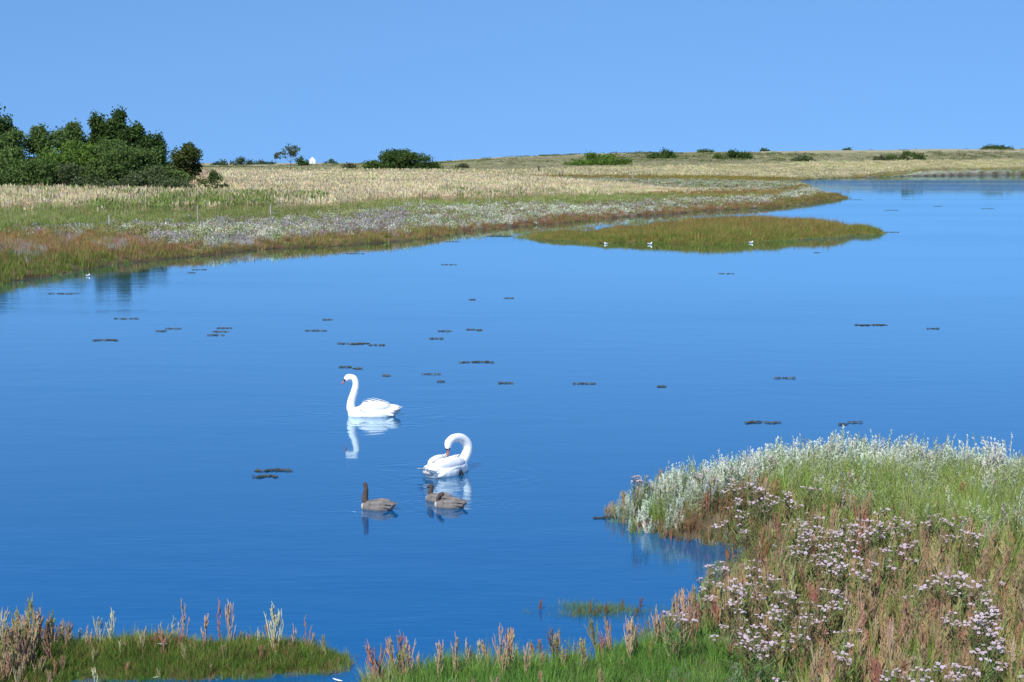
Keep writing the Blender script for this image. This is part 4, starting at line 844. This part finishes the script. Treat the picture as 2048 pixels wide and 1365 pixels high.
# ------------------------------------------------------------------ single glassworts that stand out against the water
M_STEM = {}
def stem_mat(nm, c, d):
    if nm not in M_STEM: M_STEM[nm] = principled(nm, c, .6, d, spec=.25, scale=26)
    return M_STEM[nm]
stem_mat('tan_stem', (.50, .37, .24), (.40, .24, .17)); stem_mat('pink_stem', (.46, .24, .20), (.36, .30, .18)); stem_mat('pale_stem', (.56, .54, .30), (.44, .42, .26)); stem_mat('red_stem', (.34, .10, .09), (.30, .20, .13)); stem_mat('grey_stem', (.42, .42, .33), (.30, .33, .20))
def solo(px, ytop, ybase, kind, br, label, r=.0050):
    r = min(r, .0062)
    z = .1
    for _ in range(6): X, Y = at(px, ybase, z); z = max(tz(X, Y), 0)
    h = at_dist(px, ytop, Y)[2] - z; m = glasswort(h, br, r, None); o = link('glasswort', m.mesh('glasswort', M_STEM[kind], True), None, (X, Y, z - .01)); tag(o, label, 'glasswort', 'glassworts standing against the water')
for a in [(548, 1193, 1316, 'pale_stem', 17, 'tall pale many armed glasswort near the right end of the islet', .0075), (439, 1186, 1300, 'red_stem', 6, 'tall thin red glasswort in the middle of the islet'), (461, 1189, 1308, 'tan_stem', 11, 'tall bushy tan glasswort just left of the pale many armed one', .007),
          (367, 1186, 1300, 'pink_stem', 8, 'tallest pink spike above the red seedheads on the islet'), (411, 1220, 1302, 'tan_stem', 12, 'short bushy tan glasswort between the two tallest spikes', .007), (348, 1222, 1296, 'grey_stem', 4, 'thin grey spike left of the tallest pink spike'), (327, 1234, 1296, 'tan_stem', 3, 'single stubby tan spike at the left of the islet middle'),
          (612, 1221, 1312, 'red_stem', 4, 'thin red spike at the right tip of the islet'), (584, 1238, 1312, 'pink_stem', 7, 'pink branched glasswort right beside the pale many armed one'), (519, 1245, 1308, 'grey_stem', 4, 'small grey spike touching the left of the pale many armed one'), (500, 1255, 1306, 'red_stem', 4, 'short reddish spike left of the small grey spike'),
          (222, 1206, 1306, 'pale_stem', 10, 'tall pale spike on the left third of the islet'), (200, 1222, 1308, 'grey_stem', 9, 'grey branched glasswort left of the tall pale spike'), (158, 1246, 1310, 'grey_stem', 7, 'grey glasswort with short arms, left part of the islet'), (139, 1248, 1312, 'pink_stem', 6, 'pink spike beside the short armed grey glasswort'),
          (176, 1240, 1312, 'tan_stem', 9, 'tan glasswort between the two grey ones on the islet'), (242, 1270, 1322, 'pale_stem', 7, 'low pale glasswort leaning at the front of the islet'), (104, 1232, 1320, 'tan_stem', 8, 'tan spike on the right edge of the tall left stand'), (84, 1212, 1322, 'grey_stem', 8, 'grey branched spike over the tall left stand'),
          (57, 1211, 1324, 'tan_stem', 11, 'tallest tan glasswort of the left stand'), (36, 1245, 1330, 'pink_stem', 10, 'bushy pink glasswort in the left stand'), (14, 1222, 1330, 'grey_stem', 6, 'grey green spike at the left edge of the photo'), (70, 1262, 1345, 'pink_stem', 12, 'stocky pink glasswort low in the left stand', .0075), (190, 1325, 1375, 'pale_stem', 8, 'pale glasswort rising from the bottom edge below the islet'),
          (801, 1250, 1350, 'red_stem', 11, 'tall red purple glasswort, leftmost on the lower grassy shore', .007), (838, 1293, 1350, 'pink_stem', 6, 'short pink glasswort right of the red purple one'), (877, 1269, 1362, 'tan_stem', 12, 'wide tan glasswort clump second on the lower shore', .0075), (911, 1252, 1358, 'pink_stem', 9, 'tall pink glasswort leaning beside the wide tan clump'),
          (933, 1265, 1340, 'tan_stem', 4, 'slim straight tan spike on the lower shore'), (957, 1268, 1342, 'pale_stem', 4, 'slim pale spike with bent tip on the lower shore'), (1007, 1237, 1362, 'pink_stem', 12, 'tallest glasswort in the middle of the lower shore', .0075), (1020, 1245, 1350, 'tan_stem', 9, 'tan glasswort touching the tallest middle one'),
          (1053, 1274, 1362, 'pink_stem', 9, 'pink glasswort right of the tallest middle one'), (1204, 1252, 1326, 'red_stem', 7, 'reddish glasswort at the water edge before the green slope'), (1259, 1224, 1330, 'tan_stem', 14, 'branching tan glasswort with hooked tip on the green slope', .0075), (1308, 1200, 1300, 'tan_stem', 8, 'slim tan spike on the green slope'),
          (1330, 1222, 1300, 'pink_stem', 6, 'small pink spike right of the slim tan one'), (1369, 1167, 1300, 'tan_stem', 15, 'tallest tan glasswort at the corner of the near bank', .008), (1385, 1190, 1300, 'red_stem', 8, 'reddish glasswort right of the tallest corner one'), (1420, 1130, 1230, 'tan_stem', 8, 'tan glasswort at the mouth of the cove')]: solo(*a)

# ------------------------------------------------------------------ sea asters: stems, leaves and flat lilac flower heads
M_ASTEM = principled('aster_stem', (.13, .17, .06), .7, (.18, .11, .06)); M_ALEAF = principled('aster_leaf', (.15, .24, .07), .6, (.10, .17, .05))
M_PETAL = principled('lilac_petal', (.42, .32, .46), .7, (.56, .48, .57), scale=60); M_DISC = principled('flower_disc', (.55, .42, .12), .8, (.35, .25, .08), scale=60)
def corymb(seed):
    """flat cluster of small daisies"""
    rr = random.Random(seed); m = MB(); n = rr.randint(6, 10)
    for i in range(n):
        a = rr.uniform(0, 6.283); q = .050 * math.sqrt(rr.random()); c = Vector((q * math.cos(a), q * math.sin(a) * .9, rr.uniform(-.008, .012))); tl = Euler((rr.gauss(0, .35), rr.gauss(0, .35), 0)).to_matrix()
        m.tube([Vector((c.x * .25, c.y * .25, -.06)), c + Vector((0, 0, -.004))], [.0015, .0015], 3, mi=2, cap=False); k = 9; R_ = rr.uniform(.009, .0145)
        for j in range(k):
            b = 6.283 * j / k + rr.uniform(-.1, .1); d = tl @ Vector((math.cos(b), math.sin(b), rr.uniform(-.1, .25))); s = tl @ Vector((-math.sin(b), math.cos(b), 0)); m.add([c + d * .003, c + d * R_ * .7 - s * .0038, c + d * R_, c + d * R_ * .7 + s * .0038], [(0, 1, 2, 3)], mi=0)
        m.ellipsoid(c + Vector((0, 0, .001)), (.0048, .0048, .003), tl, 6, 3, mi=1)
    return m.mesh('flower_head', [M_PETAL, M_DISC, M_ASTEM])
HEADS = [corymb(i) for i in range(6)]
def aster_shape(seed):
    rr = random.Random(seed); h = .40; st = MB(); lf = MB(); tips = []
    P = cat([(0, 0, -.05), (rr.uniform(-.02, .02), rr.uniform(-.02, .02), h * .45), (rr.uniform(-.03, .03), rr.uniform(-.03, .03), h)], 3); st.tube(P, [.0045 - .0004 * i for i in range(len(P))], 5); tips.append(P[-1])
    for i in range(rr.choice((1, 2, 2, 3))):
        s = P[rr.choice((2, 3, 4))]; a = rr.uniform(0, 6.283); d = rr.uniform(.06, .12); e = Vector((s.x + math.cos(a) * d, s.y + math.sin(a) * d, h * rr.uniform(.82, 1.04))); st.tube([s, s.lerp(e, .5) + Vector((math.cos(a), math.sin(a), -.3)) * .02, e], [.003, .0026, .002], 4); tips.append(e)
    for i in range(16):
        t = rr.uniform(.08, .85); s = P[min(len(P) - 1, int(t * len(P)))]; a = rr.uniform(0, 6.283); lf.blade((s.x, s.y, h * t), a, rr.uniform(.05, .10), .012, rr.uniform(.5, 1.2), .4, (1, 1, 1), 3)
    return st.mesh('stem', M_ASTEM, True), lf.mesh('leaves', M_ALEAF), tips
SHAPES = [aster_shape(i + 11) for i in range(6)]
PROT = []
A_PATCH = [
    ('lilac sea aster on the tip of the silver point', [(215, 285), (280, 270), (250, 295)]),
    ('lilac sea aster in the clump on the brown point', [(680, 320), (700, 350), (690, 385), (722, 400), (760, 315), (800, 330), (820, 375), (790, 395), (850, 400), (735, 440), (685, 410), (650, 480), (700, 500)]),
    ('lilac sea aster scattered behind the clump on the point', [(930, 345), (950, 360), (1010, 315), (1030, 320), (960, 395), (865, 175), (850, 190), (630, 235), (540, 240), (590, 280)]),
    ('lilac sea aster in the densest flower drift', [(980, 480), (1010, 500), (1060, 460), (1090, 510), (1120, 530), (1150, 550), (1200, 470), (1230, 500), (1250, 470), (1280, 510), (1310, 480), (1340, 470), (1370, 500), (1400, 480), (1440, 470), (1480, 490), (1500, 500), (1390, 415), (1420, 520), (1350, 530), (1210, 520), (1240, 540), (1080, 550), (1040, 530), (960, 520), (1300, 540), (1180, 500), (1460, 510)]),
    ('lilac sea aster just below the densest drift', [(1100, 590), (1130, 610), (1180, 640), (1220, 610), (980, 590), (940, 600), (1000, 620), (1050, 640), (1440, 600), (1490, 600), (1380, 610), (1490, 650), (1200, 680), (1180, 710), (1090, 690), (900, 590), (1150, 660), (1260, 650), (1010, 570), (1400, 660), (1320, 715)]),
    ('pale sea aster beside the cove corner', [(590, 735), (560, 770), (530, 805), (610, 770), (660, 790), (720, 770), (740, 740), (780, 665), (600, 665), (850, 740), (760, 820), (630, 710), (690, 760), (800, 740), (570, 690)]),
    ('lilac sea aster scattered below the cove corner', [(850, 790), (880, 820), (670, 875), (910, 860), (930, 920), (700, 940), (770, 970), (820, 930), (850, 980), (790, 1030), (820, 1050), (750, 1040), (980, 980), (1030, 910), (1120, 880), (1140, 860), (1060, 865), (1100, 800), (1160, 815), (880, 1050), (680, 985), (940, 820), (900, 900), (1000, 930)]),
    ('pale sea aster in the green grass', [(1630, 460), (1650, 450), (1700, 465), (1745, 460), (1790, 540), (1820, 545), (1740, 530), (1650, 545), (1560, 575)]),
    ('lilac sea aster in the round group at right', [(1640, 735), (1690, 720), (1730, 745), (1630, 775), (1690, 780), (1760, 780), (1850, 765), (1830, 800), (1750, 800), (1560, 800), (1710, 750), (1740, 720)]),
    ('lilac sea aster near the right edge', [(1890, 850), (1920, 835), (1870, 880), (1910, 890), (1690, 905), (1720, 915), (1810, 935), (1860, 930), (1880, 960), (1810, 970), (1920, 1000), (1920, 1030), (1890, 1070), (1940, 1060)]),
    ('lilac sea aster near the bottom edge', [(1200, 1005), (1225, 1045), (1420, 1180), (1470, 1180), (1560, 1180), (1600, 1190), (1650, 1165), (1710, 1155), (1780, 1175), (1690, 1215), (860, 1225), (1850, 1130), (2040, 1215), (1540, 1170)]),
    ('white sea aster at the edge of the green slope', [(345, 915), (375, 920), (400, 915)])]
def asters():
    for i, (st, lf, tips) in enumerate(SHAPES):
        r = thing('sea_aster', '', 'sea aster', (0, 0, -50)); link('stem', st, r); link('leaves', lf, r)
        for q, t in enumerate(tips): link('flower_head', HEADS[(i + q) % 6], r, t, random.uniform(0, 6))
        PROT.append([r, False])
    for label, pts in A_PATCH:
        names = {}; ps = sorted(pts, key=lambda p: p[1]); nr = max(1, math.ceil(len(ps) / 8)); sz = math.ceil(len(ps) / nr); tail = label.split(' sea aster ', 1)[1]; colour = label.split(' ')[0]
        rown = {1: [''], 2: ['upper row, ', 'lower row, '], 3: ['top row, ', 'middle row, ', 'bottom row, '], 4: ['top row, ', 'second row, ', 'third row, ', 'bottom row, ']}[nr]
        for q in range(nr):
            rw = sorted(ps[q * sz:(q + 1) * sz]); words = ['leftmost', 'second from left', 'third from left', 'fourth from left', 'fifth from left', 'sixth from left', 'seventh from left', 'rightmost']
            for i, p in enumerate(rw): names[p] = '%s sea aster, %s%s, %s' % (colour, rown[q], 'rightmost' if (i == len(rw) - 1 and i) else words[i], tail)
        for (u, v) in pts:
            px, py = 1180 + u / 2.36, 840 + v / 2.36; pr = random.choice(PROT)
            if pr[1]: o = dup(pr[0])
            else: o = pr[0]; pr[1] = True
            z = .3; hh = random.uniform(.36, .5)
            for _ in range(8): X, Y = at(px, py, z + hh); z = max(tz(X, Y), 0)
            o.location = (X, Y, z); o.rotation_euler = (random.gauss(0, .05), random.gauss(0, .05), random.uniform(0, 6.28)); k = hh / .40; o.scale = (k, k, k); o['label'] = names[(u, v)]; o['group'] = label.replace('sea aster', 'sea asters')
asters()

# ------------------------------------------------------------------ small emergent tussock off the near shore
def tussock():
    n = 170; X, Y = at(1195, 1222); x = X + rng.normal(0, .22, n); y = Y + rng.normal(0, .12, n); u = rng.random(n) > .22; P = np.stack([x, y, np.full(n, -.05)], 1)
    grow('tussock_grass', 'near_lush', P[u], rng.uniform(.45, .85, u.sum()), pick_cols(u.sum(), [(2, (.13, .22, .06)), (1, (.20, .24, .07))]), 'small tuft of grass rising out of the water off the near shore')
    grow('tussock_glasswort', 'near_glasswort', P[~u][:12], rng.uniform(.35, .5, len(P[~u][:12])), pick_cols(len(P[~u][:12]), [(1, (.25, .12, .07))]), 'few dark red stems in the tuft off the near shore')
tussock()

# red seedheads on the islet and a few loose feathers
def islet_details():
    n = 60; P = []
    for _ in range(n):
        px = random.gauss(322, 26); X, Y = at(px, 1308 + random.uniform(-6, 6), .05); P.append((X, Y, max(tz(X, Y), 0) + .02))
    grow('red_seedheads', 'near_seablite', P, rng.uniform(.35, .55, n), pick_cols(n, [(2, (.42, .16, .13)), (1, (.40, .26, .18))]), 'low patch of red seedheads behind the islet grass')
    for px, py, z, rz, lb in ((325, 1289, .17, .4, 'white feather lying on top of the islet grass'), (310, 1356, .01, 1.2, 'white feather floating in front of the islet'), (676, 1361, .01, -.3, 'white feather floating right of the islet tip')):
        X, Y = at(px, py, z); m = MB(); feather(m, Vector((.04, 0, 0)), Vector((1, .1, 0)), Vector((0, 0, 1)), .085, .028, 0, -.2); o = link('feather', m.mesh('feather', M_WHITE), None, (X, Y, z), rz); tag(o, lb, 'feather', 'loose white feathers')
islet_details()
